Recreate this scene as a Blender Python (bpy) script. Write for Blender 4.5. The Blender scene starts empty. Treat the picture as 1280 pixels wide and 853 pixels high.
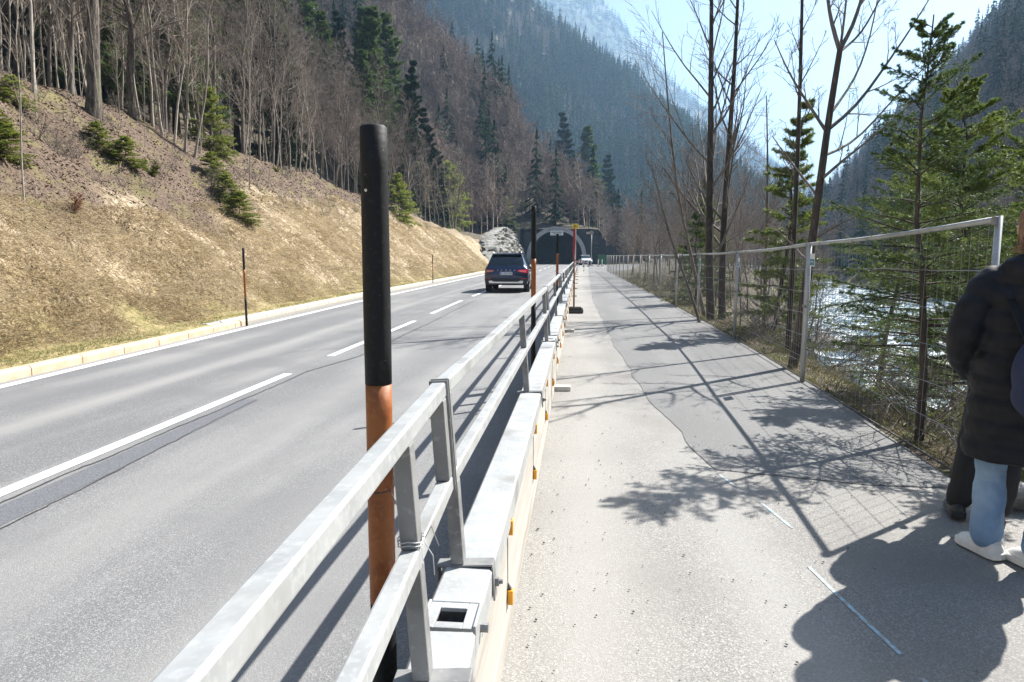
import bpy, bmesh, math, random
import numpy as np
from mathutils import Vector, Matrix
PI = math.pi
rng = np.random.default_rng(7)
random.seed(7)
SC = bpy.context.scene
COL = SC.collection

# ------------------------------------------------------------------ view
F_PX, EYE = 853.0, 1.55
PITCH = math.radians(7.1167)
YAW = math.radians(6.6354)
SUN_AZ = math.radians(49.0)      # from +Y towards +X
SUN_EL = math.radians(46.0)

# ------------------------------------------------------------------ mesh helpers
class MB:
    def __init__(s): s.v = []; s.f = []; s.n = 0
    def add(s, v, f):
        v = np.asarray(v, float); s.v.append(v)
        for q in f: s.f.append(tuple(int(i) + s.n for i in q))
        s.n += len(v); return s
    def box(s, c, d, M=None):
        x, y, z = [k / 2 for k in d]
        v = np.array([(-x,-y,-z),(x,-y,-z),(x,y,-z),(-x,y,-z),(-x,-y,z),(x,-y,z),(x,y,z),(-x,y,z)])
        if M is not None: v = v @ np.array(M).T
        v = v + np.array(c)
        return s.add(v, [(0,3,2,1),(4,5,6,7),(0,1,5,4),(1,2,6,5),(2,3,7,6),(3,0,4,7)])
    def beam(s, a, b, w, h, up=(0,0,1)):
        a = np.array(a, float); b = np.array(b, float); t = b - a; L = np.linalg.norm(t); t /= L
        up = np.array(up, float); r = np.cross(t, up)
        if np.linalg.norm(r) < 1e-4: r = np.cross(t, (0,1,0))
        r /= np.linalg.norm(r); u = np.cross(r, t)
        M = np.stack([r, t, u], 1)
        return s.box((a + b) / 2, (w, L, h), M)
    def tube(s, pts, rad, n=8, cap=True):
        P = np.array(pts, float); R = np.ones(len(P)) * np.array(rad, float)
        v, f = tubes(P[None], R[None], n, raw=True)
        ff = [tuple(q) for q in f]
        if cap:
            ff.append(tuple(range(n))[::-1]); ff.append(tuple(range((len(P)-1)*n, len(P)*n)))
        return s.add(v, ff)
    def prism(s, poly, z0, z1, axis='z'):
        n = len(poly); v = []
        for z in (z0, z1):
            for a, b in poly:
                v.append({'z': (a,b,z), 'y': (a,z,b), 'x': (z,a,b)}[axis])
        f = [tuple(range(n))[::-1], tuple(range(n, 2*n))] + [(i, (i+1)%n, n+(i+1)%n, n+i) for i in range(n)]
        return s.add(v, f)
    def ball(s, c, r, nu=12, nv=8):
        r = np.ones(3) * np.array(r); v = []; f = []
        v.append((0,0,-1))
        for j in range(1, nv):
            a = -PI/2 + PI*j/nv
            for i in range(nu): v.append((math.cos(a)*math.cos(2*PI*i/nu), math.cos(a)*math.sin(2*PI*i/nu), math.sin(a)))
        v.append((0,0,1)); T = len(v)-1
        for i in range(nu):
            f.append((0, 1+(i+1)%nu, 1+i)); f.append((T, 1+(nv-2)*nu+i, 1+(nv-2)*nu+(i+1)%nu))
        for j in range(nv-2):
            for i in range(nu):
                a = 1+j*nu+i; b = 1+j*nu+(i+1)%nu; f.append((a, b, b+nu, a+nu))
        return s.add(np.array(v)*r + np.array(c), f)
    def build(s, name, mat, parent=None, smooth=False, bevel=0, loc=None, subd=0):
        v = np.concatenate(s.v) if s.v else np.zeros((0,3))
        me = bpy.data.meshes.new(name); me.from_pydata(v.tolist(), [], s.f); 
        if bevel: pass
        bm = bmesh.new(); bm.from_mesh(me); bmesh.ops.recalc_face_normals(bm, faces=bm.faces); bm.to_mesh(me); bm.free()
        if smooth: me.polygons.foreach_set('use_smooth', [True]*len(me.polygons))
        me.materials.append(mat)
        o = link(name, me, parent, loc)
        if bevel:
            m = o.modifiers.new('bevel', 'BEVEL'); m.width = bevel; m.segments = 2; m.limit_method = 'ANGLE'; m.angle_limit = math.radians(40)
        if subd:
            m = o.modifiers.new('sub', 'SUBSURF'); m.levels = subd; m.render_levels = subd
        return o

def link(name, me, parent=None, loc=None):
    o = bpy.data.objects.new(name, me); COL.objects.link(o)
    if parent is not None: o.parent = parent
    if loc is not None: o.location = loc
    return o

def tubes(P, R, n=4, raw=False):
    """P (N,k,3) polylines, R (N,k) radii -> verts, quad faces"""
    P = np.asarray(P, float); R = np.asarray(R, float); N, k, _ = P.shape
    T = np.empty_like(P); T[:,1:-1] = P[:,2:] - P[:,:-2]; T[:,0] = P[:,1]-P[:,0]; T[:,-1] = P[:,-1]-P[:,-2]
    T /= np.linalg.norm(T, axis=2, keepdims=True) + 1e-9
    ref = np.zeros((N,1,3)); ax = np.where(np.abs(T[:,:1,2:3]) < .8, 1., 0.); ref[:,:,2:3] = ax; ref[:,:,0:1] = 1-ax
    A = np.cross(T, np.broadcast_to(ref, T.shape)); A /= np.linalg.norm(A, axis=2, keepdims=True)+1e-9
    B = np.cross(T, A)
    th = np.arange(n)*2*PI/n
    V = P[:,:,None] + R[:,:,None,None]*(A[:,:,None]*np.cos(th)[None,None,:,None] + B[:,:,None]*np.sin(th)[None,None,:,None])
    base = (np.arange(N)*k*n)[:,None,None]; j = (np.arange(k-1)*n)[None,:,None]; i = np.arange(n)[None,None,:]; i2 = (i+1) % n
    a = base+j+i; b = base+j+i2
    Fq = np.stack([a, a+n, b+n, b], -1).reshape(-1, 4)
    return V.reshape(-1,3), Fq

def npmesh(name, parts, mats, smooth=False):
    """parts: list of (verts, faces(M,k), matindex)"""
    V = np.concatenate([p[0] for p in parts]).astype(np.float32)
    me = bpy.data.meshes.new(name)
    off = 0; li = []; ls = []; mi = []; tot = 0
    for v, f, m in parts:
        f = np.asarray(f)
        li.append((f+off).ravel()); k = f.shape[1]
        ls.append(tot + np.arange(len(f))*k); tot += f.size
        mi.append(np.full(len(f), m)); off += len(v)
    li = np.concatenate(li); ls = np.concatenate(ls); mi = np.concatenate(mi)
    me.vertices.add(len(V)); me.vertices.foreach_set('co', V.ravel())
    me.loops.add(len(li)); me.loops.foreach_set('vertex_index', li.astype(np.int32))
    me.polygons.add(len(ls)); me.polygons.foreach_set('loop_start', ls.astype(np.int32))
    me.polygons.foreach_set('material_index', mi.astype(np.int32))
    if smooth: me.polygons.foreach_set('use_smooth', np.ones(len(ls), bool))
    for m in mats: me.materials.append(m)
    me.update(calc_edges=True); me.validate()
    return me

def tag(o, label=None, cat=None, group=None, kind=None):
    if label: o['label'] = label
    if cat: o['category'] = cat
    if group: o['group'] = group
    if kind: o['kind'] = kind
    return o
def empty(name, loc=(0,0,0), rz=0, **k):
    o = bpy.data.objects.new(name, None); COL.objects.link(o); o.location = loc; o.rotation_euler = (0,0,rz)
    o.empty_display_size = .2
    return tag(o, **k)
def copy_tree(o, parent=None):
    c = o.copy(); COL.objects.link(c); c.parent = parent
    for ch in [x for x in bpy.data.objects if x.parent == o]: copy_tree(ch, c)
    return c

# ------------------------------------------------------------------ noise
def _h(ix, iy, s=0):
    n = (ix.astype(np.int64)*374761393 + iy.astype(np.int64)*668265263 + s*1442695041) & 0xffffffff
    n = ((n ^ (n >> 13))*1274126177) & 0xffffffff
    return ((n ^ (n >> 16)) & 0xffff)/65535.0
def vn(x, y, s=0):
    x = np.asarray(x, float); y = np.asarray(y, float)
    ix = np.floor(x); iy = np.floor(y); fx = x-ix; fy = y-iy
    fx = fx*fx*(3-2*fx); fy = fy*fy*(3-2*fy)
    a = _h(ix,iy,s); b = _h(ix+1,iy,s); c = _h(ix,iy+1,s); d = _h(ix+1,iy+1,s)
    return (a*(1-fx)+b*fx)*(1-fy) + (c*(1-fx)+d*fx)*fy - .5
def fbm(x, y, o=4, s=0):
    r = 0; a = 1.
    for i in range(o): r = r + a*vn(x*2**i, y*2**i, s+i); a *= .5
    return r
def ss(x, a, b):
    t = np.clip((x-a)/(b-a), 0, 1); return t*t*(3-2*t)

# ------------------------------------------------------------------ materials
def mat(name, col, rough=.8, cols=(), bump=None, metal=0, spec=None, stretch=None, emit=None, rnd=0, alpha=None, trans=None, coat=0):
    """cols: list of (noise scale, colour, lo, hi, amount[, detail]); bump: (scale, strength, dist)"""
    m = bpy.data.materials.new(name); m.use_nodes = True; nt = m.node_tree; N = nt.nodes; L = nt.links
    b = N['Principled BSDF']; b.inputs['Roughness'].default_value = rough; b.inputs['Metallic'].default_value = metal
    if spec is not None: b.inputs['Specular IOR Level'].default_value = spec
    if coat: b.inputs['Coat Weight'].default_value = coat; b.inputs['Coat Roughness'].default_value = .05
    tc = N.new('ShaderNodeTexCoord'); src = tc.outputs['Object']
    if stretch:
        mp = N.new('ShaderNodeMapping'); mp.inputs['Scale'].default_value = stretch; L.new(src, mp.inputs['Vector']); src = mp.outputs['Vector']
    c = N.new('ShaderNodeRGB'); c.outputs[0].default_value = (*col, 1); cur = c.outputs[0]
    for k in cols:
        sc, c2, lo, hi, am = k[:5]
        nz = N.new('ShaderNodeTexNoise'); nz.inputs['Scale'].default_value = sc; nz.inputs['Detail'].default_value = k[5] if len(k) > 5 else 4
        L.new(src, nz.inputs['Vector'])
        mr = N.new('ShaderNodeMapRange'); mr.inputs['From Min'].default_value = lo; mr.inputs['From Max'].default_value = hi; mr.inputs['To Max'].default_value = am
        L.new(nz.outputs['Fac'], mr.inputs['Value'])
        mx = N.new('ShaderNodeMix'); mx.data_type = 'RGBA'; L.new(mr.outputs[0], mx.inputs['Factor']); L.new(cur, mx.inputs['A']); mx.inputs['B'].default_value = (*c2, 1)
        cur = mx.outputs['Result']
    if rnd:
        oi = N.new('ShaderNodeObjectInfo'); mr = N.new('ShaderNodeMapRange'); mr.inputs['To Min'].default_value = 1-rnd; mr.inputs['To Max'].default_value = 1+rnd
        L.new(oi.outputs['Random'], mr.inputs['Value']); hs = N.new('ShaderNodeHueSaturation'); L.new(mr.outputs[0], hs.inputs['Value']); L.new(cur, hs.inputs['Color']); cur = hs.outputs['Color']
    L.new(cur, b.inputs['Base Color'])
    if bump:
        nz = N.new('ShaderNodeTexNoise'); nz.inputs['Scale'].default_value = bump[0]; nz.inputs['Detail'].default_value = 5; L.new(src, nz.inputs['Vector'])
        bp = N.new('ShaderNodeBump'); bp.inputs['Strength'].default_value = bump[1]; bp.inputs['Distance'].default_value = bump[2]
        L.new(nz.outputs['Fac'], bp.inputs['Height']); L.new(bp.outputs['Normal'], b.inputs['Normal'])
    if emit:
        b.inputs['Emission Color'].default_value = (*emit[:3], 1); b.inputs['Emission Strength'].default_value = emit[3]
    if trans:   # thin leaf: let some light through
        tr = N.new('ShaderNodeBsdfTranslucent'); L.new(cur, tr.inputs['Color']); ms = N.new('ShaderNodeMixShader'); ms.inputs[0].default_value = trans
        L.new(b.outputs[0], ms.inputs[1]); L.new(tr.outputs[0], ms.inputs[2]); L.new(ms.outputs[0], N['Material Output'].inputs['Surface'])
    return m

M = {}
M['galv'] = mat('galvanised_steel', (.47,.48,.475), .5, [(9,(.37,.38,.38),.4,.65,.8),(60,(.57,.58,.57),.5,.7,.6),(4,(.30,.29,.27),.54,.70,.8)], metal=.35, bump=(40,.15,.002))
M['galvdull'] = mat('dull_galvanised_steel', (.27,.27,.265), .6, [(12,(.17,.17,.17),.42,.62,.8),(3,(.36,.355,.34),.5,.7,.6),(50,(.40,.40,.39),.6,.7,.6)], metal=.25, bump=(50,.2,.002))
M['steel_dark'] = mat('dark_steel', (.08,.08,.085), .6, [(30,(.16,.13,.11),.5,.7,.6)], metal=.4)
M['wall_cream'] = mat('cream_concrete', (.44,.415,.37), .85, [(3,(.31,.28,.235),.45,.7,.9),(14,(.52,.50,.46),.5,.7,.5)], bump=(18,.3,.006), stretch=(1,.25,3))
M['pad'] = mat('concrete_pad', (.55,.53,.48), .9, [(20,(.4,.38,.34),.45,.7,.6)], bump=(40,.3,.004))
M['orange'] = mat('orange_reflector', (.85,.36,.01), .3)
M['bl'] = mat('weathered_black_paint', (.014,.014,.015), .6, spec=.25, cols=[(60,(.03,.03,.03),.55,.7,.7),(140,(.3,.3,.28),.725,.76,.8)], bump=(90,.35,.003))
M['or'] = mat('weathered_orange_paint', (.33,.105,.022), .55, [(18,(.22,.06,.015),.45,.65,.8),(70,(.42,.17,.06),.55,.72,.6)], bump=(60,.3,.003))
M['red'] = mat('red_paint', (.42,.03,.03), .5, [(20,(.3,.02,.02),.45,.65,.6)])
M['whitep'] = mat('white_paint', (.72,.71,.69), .5, [(12,(.55,.54,.5),.5,.7,.5)])
M['yellow'] = mat('yellow_plastic', (.75,.5,.03), .4)
M['rubber'] = mat('recycled_rubber', (.05,.05,.048), .85, [(50,(.1,.1,.09),.5,.7,.7)], bump=(60,.4,.006))
M['teal'] = mat('teal_print', (.03,.22,.28), .5)
M['signw'] = mat('sign_white', (.75,.78,.78), .45)
M['wire'] = mat('fence_wire', (.24,.245,.25), .5, metal=.4)
M['line'] = mat('road_line_paint', (.76,.76,.74), .7, [(70,(.45,.45,.44),.60,.72,.8),(5,(.62,.62,.6),.5,.75,.6)], bump=(150,.3,.003))
M['kerb'] = mat('kerb_stone', (.50,.37,.25), .85, [(5,(.55,.45,.34),.42,.65,.9),(90,(.3,.24,.18),.55,.72,.6)], bump=(60,.4,.005))
M['kerb2'] = mat('kerb_concrete', (.42,.40,.36), .85, [(5,(.5,.48,.44),.42,.65,.9),(60,(.25,.23,.2),.55,.72,.6)], bump=(60,.4,.005))
M['crack'] = mat('bitumen_crack', (.035,.035,.037), .6, [(60,(.09,.09,.09),.45,.65,.8)])
M['chalk'] = mat('blue_marking_spray', (.36,.52,.60), .9, [(45,(.31,.30,.28),.40,.56,1.)])
M['bark'] = mat('grey_bark', (.17,.145,.125), .9, [(5,(.09,.075,.06),.4,.65,.9),(25,(.26,.235,.2),.52,.7,.7)], bump=(18,.6,.02), stretch=(1,1,.3), rnd=.25)
M['barkrough'] = mat('rough_trunk_bark', (.15,.125,.10), .95, [(7,(.05,.04,.032),.42,.56,.9),(20,(.27,.24,.20),.55,.68,.8),(2,(.12,.13,.06),.55,.7,.6)], bump=(14,1.,.05), stretch=(1.4,1.4,.22))
M['barkpale'] = mat('pale_bark', (.34,.30,.25), .85, [(4,(.2,.17,.14),.42,.62,.8),(18,(.5,.46,.4),.52,.7,.6)], bump=(18,.4,.012), stretch=(1,1,.35), rnd=.25)
M['barkdark'] = mat('dark_bark', (.075,.058,.045), .95, [(6,(.04,.03,.025),.42,.62,.8),(22,(.14,.115,.09),.52,.7,.7)], bump=(20,.8,.02), stretch=(1,1,.3), rnd=.2)
M['twig'] = mat('brown_twig', (.185,.15,.125), .85, [(2,(.13,.105,.09),.42,.62,.7)], rnd=.3)
M['twigpale'] = mat('pale_twig', (.28,.23,.185), .85, rnd=.25)
M['needle'] = mat('spruce_needle', (.085,.14,.032), .5, [(1.3,(.14,.20,.04),.45,.65,.9),(7,(.03,.065,.016),.5,.7,.7)], rnd=.2, trans=.4)
M['needlelight'] = mat('young_spruce_needle', (.16,.22,.04), .5, [(2,(.25,.30,.055),.45,.65,.9),(9,(.03,.06,.016),.5,.7,.7)], rnd=.2, trans=.35)
M['needlebright'] = mat('bright_spruce_needle', (.24,.29,.05), .5, [(3,(.34,.36,.06),.45,.65,.9),(9,(.10,.15,.03),.5,.7,.7)], rnd=.25, trans=.5)
M['needledark'] = mat('dark_spruce_needle', (.02,.04,.018), .6, [(.6,(.036,.06,.024),.45,.65,.9)], rnd=.3, spec=0, trans=.15)
M['shrubleaf'] = mat('evergreen_leaf', (.19,.23,.03), .45, [(3,(.32,.32,.04),.45,.65,.9),(9,(.04,.07,.012),.5,.7,.7)], rnd=.2, trans=.3)
M['redleaf'] = mat('dry_beech_leaf', (.30,.15,.08), .8, [(5,(.2,.09,.05),.45,.65,.9)], trans=.3)
M['rock'] = mat('grey_rock', (.33,.32,.30), .9, [(1.4,(.18,.175,.16),.42,.62,.9),(6,(.45,.44,.41),.5,.7,.8),(2.2,(.13,.12,.08),.6,.7,.6)], bump=(5,.9,.12))
M['rockdark'] = mat('wet_rock', (.11,.10,.085), .7, [(2.4,(.05,.05,.04),.42,.62,.9),(8,(.18,.165,.14),.5,.7,.8)], bump=(8,.8,.05))
M['slate'] = mat('black_portal_cladding', (.014,.017,.022), .7, [(.8,(.026,.03,.038),.45,.6,.8),(3,(.08,.09,.10),.62,.7,.5)])
M['ring'] = mat('grey_portal_concrete', (.40,.40,.41), .8, [(1.5,(.28,.28,.3),.45,.65,.7)])
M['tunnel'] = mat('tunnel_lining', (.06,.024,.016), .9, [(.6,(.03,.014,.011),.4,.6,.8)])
M['ink'] = mat('dark_lettering', (.03,.03,.04), .6)
M['green'] = mat('green_bin_paint', (.03,.13,.05), .5)
M['skin'] = mat('skin', (.55,.33,.25), .5)
M['coat'] = mat('navy_puffer_fabric', (.006,.007,.011), .62, [(14,(.011,.012,.018),.45,.65,.8)], bump=(14,.35,.02), spec=.3)
M['coat2'] = mat('black_jacket_fabric', (.016,.018,.026), .5, [(10,(.03,.033,.045),.45,.65,.8)], bump=(12,.4,.02))
M['denim'] = mat('light_blue_denim', (.17,.28,.44), .85, [(5,(.30,.42,.56),.42,.65,.9),(3,(.08,.15,.29),.55,.7,.7),(150,(.28,.38,.5),.55,.7,.4)], bump=(9,.7,.03))
M['blackcloth'] = mat('black_trouser_cloth', (.012,.012,.014), .8, bump=(10,.5,.02))
M['white'] = mat('white_sneaker_leather', (.72,.70,.66), .5, [(30,(.58,.56,.52),.5,.7,.5)])
M['blackshoe'] = mat('black_shoe', (.015,.015,.017), .4)
M['hair'] = mat('light_brown_hair', (.20,.11,.06), .45, [(40,(.36,.23,.14),.45,.65,.8)], bump=(60,.6,.01), stretch=(1,1,.3))
M['hairdark'] = mat('brown_hair', (.06,.035,.02), .45, bump=(60,.6,.01), stretch=(1,1,.3))
M['bag'] = mat('blue_backpack_fabric', (.008,.018,.06), .7, [(30,(.012,.026,.08),.5,.7,.6)], bump=(40,.4,.01))
M['eye'] = mat('eye', (.03,.02,.02), .2)
M['lip'] = mat('lips', (.42,.16,.14), .5)
M['carblue'] = mat('dark_blue_car_paint', (.005,.017,.062), .2, metal=.35, coat=1.0)
M['carwhite'] = mat('white_car_paint', (.62,.64,.66), .3, coat=.6)
M['carblack'] = mat('black_plastic_trim', (.02,.02,.022), .45)
M['glass'] = mat('dark_car_glass', (.012,.018,.022), .04, spec=.8)
M['chrome'] = mat('chrome', (.7,.7,.7), .2, metal=1)
M['tyre'] = mat('tyre_rubber', (.025,.025,.026), .8)
M['lens'] = mat('red_tail_lens', (.35,.008,.012), .15, coat=.8)
M['lensred'] = mat('lit_tail_lens', (.5,.01,.02), .2, emit=(1,.05,.08,.12))
M['plate'] = mat('plate_white', (.72,.74,.78), .4)
# ------------------------------------------------------------------ plan of the place
_ipc = {}
def ip(y, t):
    k = id(t)
    if k not in _ipc: _ipc[k] = (np.array([a for a,b in t], float), np.array([b for a,b in t], float), t)
    return np.interp(y, _ipc[k][0], _ipc[k][1])
KX = [(-30,-6.9),(0,-7.05),(7.5,-7.2),(14.8,-7.75),(24.8,-8.4),(57,-9.4),(122,-11.3),(300,-15)]
LX = [(-30,-6.6),(0,-6.8),(7,-6.95),(14,-7.4),(22,-7.85),(51,-8.7),(122,-10.4),(300,-14)]
CX = [(-30,-3.6),(0,-3.75),(4,-3.84),(8.5,-3.97),(16,-4.2),(23.4,-4.5),(51,-5.1),(122,-6.4),(300,-9)]
BX = [(-30,1.1),(-4.5,.0),(.5,-.29),(1.7,-.36),(2,-.38),(4.7,-.425),(8,-.475),(11.3,-.55),(16.5,-.63),(62,-1.42),(120,-2.2),(300,-4)]
FX = [(-30,3.0),(0,3.0),(4.2,2.75),(4.65,2.54),(8.66,2.60),(13,2.65),(17,2.58),(21,2.53),(25,2.46),(45,2.05),(67,1.57),(130,0.2)]
LB = [(-60,5.2),(5,5.4),(16.7,6.6),(31,9.8),(51,16),(80,24),(120,30),(200,40),(400,80),(900,160)]
RIDGE = [(-60,6.2),(40,6.3),(65,5.3),(85,3.9),(100,3.6),(118,5.0),(200,6)]
WID = [(-60,7.4),(40,7.4),(65,6.4),(90,4.2),(120,3.4),(200,3.4)]
THR = [(0,.42),(18,.44),(26,.56),(36,.68),(60,.85),(90,.8)]
WATER_Z = -3.05
def ground(x, y, detail=True):
    x = np.asarray(x, float); y = np.asarray(y, float)
    kx = ip(y, KX); d = kx - x
    R = ip(y, RIDGE); W = ip(y, WID)
    u = (d-.95)/W
    e0 = np.where(y > 14.2, .48, .16); z = .13*ss(d, e0, e0+.22) - .035*(1-ss(d, e0, e0+.22))
    sl = np.clip(u, 0, 1); z = z + R*(sl*.92 + .08*ss(sl,0,1))*1.0
    d2 = d-.95-W
    z = z + np.clip(d2,0,6)*.14 + np.clip(d2-6,0,None)*.86
    lim = 78.; z = np.where(z > lim-25, lim-25+25*np.tanh((z-lim+25)/25), z)
    if detail:
        m = ss(d, .6, 2.5)
        z = z + m*(fbm(x*.35, y*.35, 4, 3)*.55 + fbm(x*1.5, y*1.5, 4, 9)*.22)
        z = z + ss(d2, 0, 6)*fbm(x*.09, y*.09, 3, 5)*2.2
    z = np.where(d > .1, z, -.035)
    # spur through which the road tunnels
    far = ss(y, 126.3, 127.2)
    cover = 6.45*ss(4-x, 0, 3.0)
    xo = x+np.clip(y-135,0,80)*.30; grow = np.clip(y-129, 0, 60)*.28*np.clip((4-xo)/13, 0, 1.1) + np.clip(4-xo,0,60)*.95*ss(y,134,185)
    z = np.where(y > 126.25, np.maximum(z, far*(cover+grow)), z)
    # hollow the ground behind the left wing of the portal
    # river side
    fx = ip(y, FX); lb = ip(y, LB); rb = lb + 13
    top = np.maximum(fx+.35, lb-4.6)
    bank = ss(x, top, lb+.6)
    if detail: bank_n = fbm(x*.8, y*.8, 4, 21)*.55*ss(x, top, top+1.2) + fbm(x*3, y*3, 2, 23)*.12*ss(x, top, top+.6)
    else: bank_n = 0
    z = np.where((x > fx+.05), z*ss(y,118,128) + (-4.1*bank + bank_n)*(1-ss(y,500,700)), z)
    rise = ss(x, rb-.6, rb+5)*3.4
    hill = np.clip(x-rb-9, 0, None)*1.12
    hill = np.where(hill > 150, 150+60*np.tanh((hill-150)/60), hill)
    nz = (fbm(x*.05, y*.05, 4, 31)*9*ss(x, rb+9, rb+40) + fbm(x*.4, y*.4, 3, 33)*.8*ss(x, rb, rb+6)) if detail else 0
    z = np.where(x > rb-.6, z + rise + hill*(1-.8*ss(y, 420, 620)) + nz, z)
    return z
def gz(x, y): return float(ground(np.array([x]), np.array([y]))[0])

def axis(lo, hi, a, b, st, grow=1.06, mx=30):
    c = list(np.arange(a, b+1e-6, st)); s = st
    x = c[0]; L = []
    while x > lo: s = min(s*grow, mx); x -= s; L.append(x)
    s = st; x = c[-1]; Rr = []
    while x < hi: s = min(s*grow, mx); x += s; Rr.append(x)
    return np.array(L[::-1] + c + Rr)
gx = axis(-900, 1200, -17, 9, .22); gy = axis(-80, 2600, -4, 40, .3, 1.02)
# keep a sharp step at the portal plane
gy = np.sort(np.concatenate([gy[(gy < 124.5) | (gy > 129)], [125, 125.9, 126.2, 127.25, 128]]))
X, Y = np.meshgrid(gx, gy); Z = ground(X, Y)
nx, ny = len(gx), len(gy)
idx = np.arange(nx*ny).reshape(ny, nx)
Fq = np.stack([idx[:-1,:-1], idx[:-1,1:], idx[1:,1:], idx[1:,:-1]], -1)
cx = (X[:-1,:-1]+X[1:,1:])/2; cy = (Y[:-1,:-1]+Y[1:,1:])/2
hole = (cy > 126.1) & (cy < 127.3) & (cx > -13.2) & (cx < 2.4)
Fq = Fq[~hole].reshape(-1,4)

def ground_material():
    m = bpy.data.materials.new('ground'); m.use_nodes = True; nt = m.node_tree; N = nt.nodes; L = nt.links
    b = N['Principled BSDF']; b.inputs['Roughness'].default_value = .95
    tc = N.new('ShaderNodeTexCoord'); at = N.new('ShaderNodeAttribute'); at.attribute_name = 'zone'
    sp = N.new('ShaderNodeSeparateColor'); L.new(at.outputs['Color'], sp.inputs[0])
    def noise(sc, det=4, vec=None, rough=.6):
        n = N.new('ShaderNodeTexNoise'); n.inputs['Scale'].default_value = sc; n.inputs['Detail'].default_value = det; n.inputs['Roughness'].default_value = rough
        L.new(vec or tc.outputs['Object'], n.inputs['Vector']); return n.outputs['Fac']
    def mix(f, a, c):
        x = N.new('ShaderNodeMix'); x.data_type = 'RGBA'; L.new(f, x.inputs['Factor'])
        for s, k in ((a,'A'),(c,'B')):
            if isinstance(s, tuple): x.inputs[k].default_value = (*s, 1)
            else: L.new(s, x.inputs[k])
        return x.outputs['Result']
    def rng_(f, lo, hi, a=0, c=1):
        r = N.new('ShaderNodeMapRange'); L.new(f, r.inputs['Value'])
        for k, v in (('From Min',lo),('From Max',hi),('To Min',a),('To Max',c)): r.inputs[k].default_value = v
        return r.outputs[0]
    mp = N.new('ShaderNodeMapping'); mp.inputs['Rotation'].default_value = (0, math.radians(-35), math.radians(12)); mp.inputs['Scale'].default_value = (.45, 2.6, 1.2)
    L.new(tc.outputs['Object'], mp.inputs['Vector'])
    straw = mix(rng_(noise(5, 6, mp.outputs[0]), .42, .58), (.22,.16,.095), (.55,.455,.325))
    straw = mix(rng_(noise(.6), .45, .62, 0, .7), straw, (.30,.225,.11))
    straw = mix(rng_(noise(2.2,5), .50, .60, 0, .8), straw, (.19,.14,.07))
    straw = mix(rng_(noise(8,5), .56, .64, 0, .7), straw, (.11,.08,.045))
    straw = mix(rng_(noise(26, 5, mp.outputs[0]), .54, .66, 0, .75), straw, (.13,.09,.045))
    litter = mix(rng_(noise(14, 6), .42, .6), (.088,.058,.038), (.18,.13,.09))
    litter = mix(rng_(noise(30, 3), .52, .62), litter, (.06,.036,.024))
    litter = mix(rng_(noise(1.1, 3), .52, .68, 0, .6), litter, (.20,.19,.06))
    moss = mix(rng_(noise(5, 5), .4, .6), (.20,.18,.06), (.33,.26,.12))
    moss = mix(rng_(noise(30, 3), .55, .68), moss, (.10,.085,.04))
    soil = mix(rng_(noise(4, 6), .4, .62), (.055,.043,.032), (.13,.10,.072))
    soil = mix(rng_(noise(1.2, 3), .5, .65, 0, .7), soil, (.13,.15,.05))
    c = mix(sp.outputs[0], straw, litter); c = mix(sp.outputs[1], c, moss); c = mix(sp.outputs[2], c, soil)
    L.new(c, b.inputs['Base Color'])
    bp = N.new('ShaderNodeBump'); bp.inputs['Strength'].default_value = .8; bp.inputs['Distance'].default_value = .06
    L.new(noise(9, 7, None, .7), bp.inputs['Height']); L.new(bp.outputs[0], b.inputs['Normal'])
    return m
M['ground'] = ground_material()
me = npmesh('ground', [(np.stack([X,Y,Z],-1).reshape(-1,3), Fq, 0)], [M['ground']], True)
dk = ip(Y, KX)-X; rid = dk/(.95+ip(Y,WID))
nlit = fbm(X*.5, Y*.35, 3, 44)*.30
nearlit = ss(Y, 30, 8)*.17
thr = ip(Y, THR); zr = ss(rid+nlit*.8, thr-.03, thr+.10)*(.45+.55*ss(Y, 90, 40))
zr = np.maximum(zr, ss(rid, .98, 1.12))
zg = (1-ss(dk+fbm(X*.8,Y*.8,3,51)*1.1, .7, 2.0))*(dk > -.2)
zb = np.where(X > ip(Y,FX)-.6, 1., 0.); zb = np.maximum(zb, ss(rid, 1.05, 1.35)*.9)
zb = np.maximum(zb, ss(Y,126,127))
colr = np.stack([zr, zg, zb, np.ones_like(zr)], -1).reshape(-1,4).astype(np.float32)
ca = me.color_attributes.new('zone', 'FLOAT_COLOR', 'POINT'); ca.data.foreach_set('color', colr.ravel())
tag(link('ground', me), 'valley floor and wooded slopes beside the road', kind='structure')

# ------------------------------------------------------------------ road, path, markings as sheets
def strip(name, left, right, ys, z, m, kind='structure', wob=0, crown=0):
    ys = np.asarray(ys, float); n = 7; V = []
    for i, y in enumerate(ys):
        a = left(y); b = right(y)
        for t in np.linspace(0, 1, n): V.append((a+(b-a)*t, y, z))
    f = [(i*n+j, i*n+j+1, (i+1)*n+j+1, (i+1)*n+j) for i in range(len(ys)-1) for j in range(n-1)]
    me = npmesh(name, [(np.array(V), np.array(f), 0)], [m]); o = link(name, me); o['kind'] = kind; return o

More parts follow.
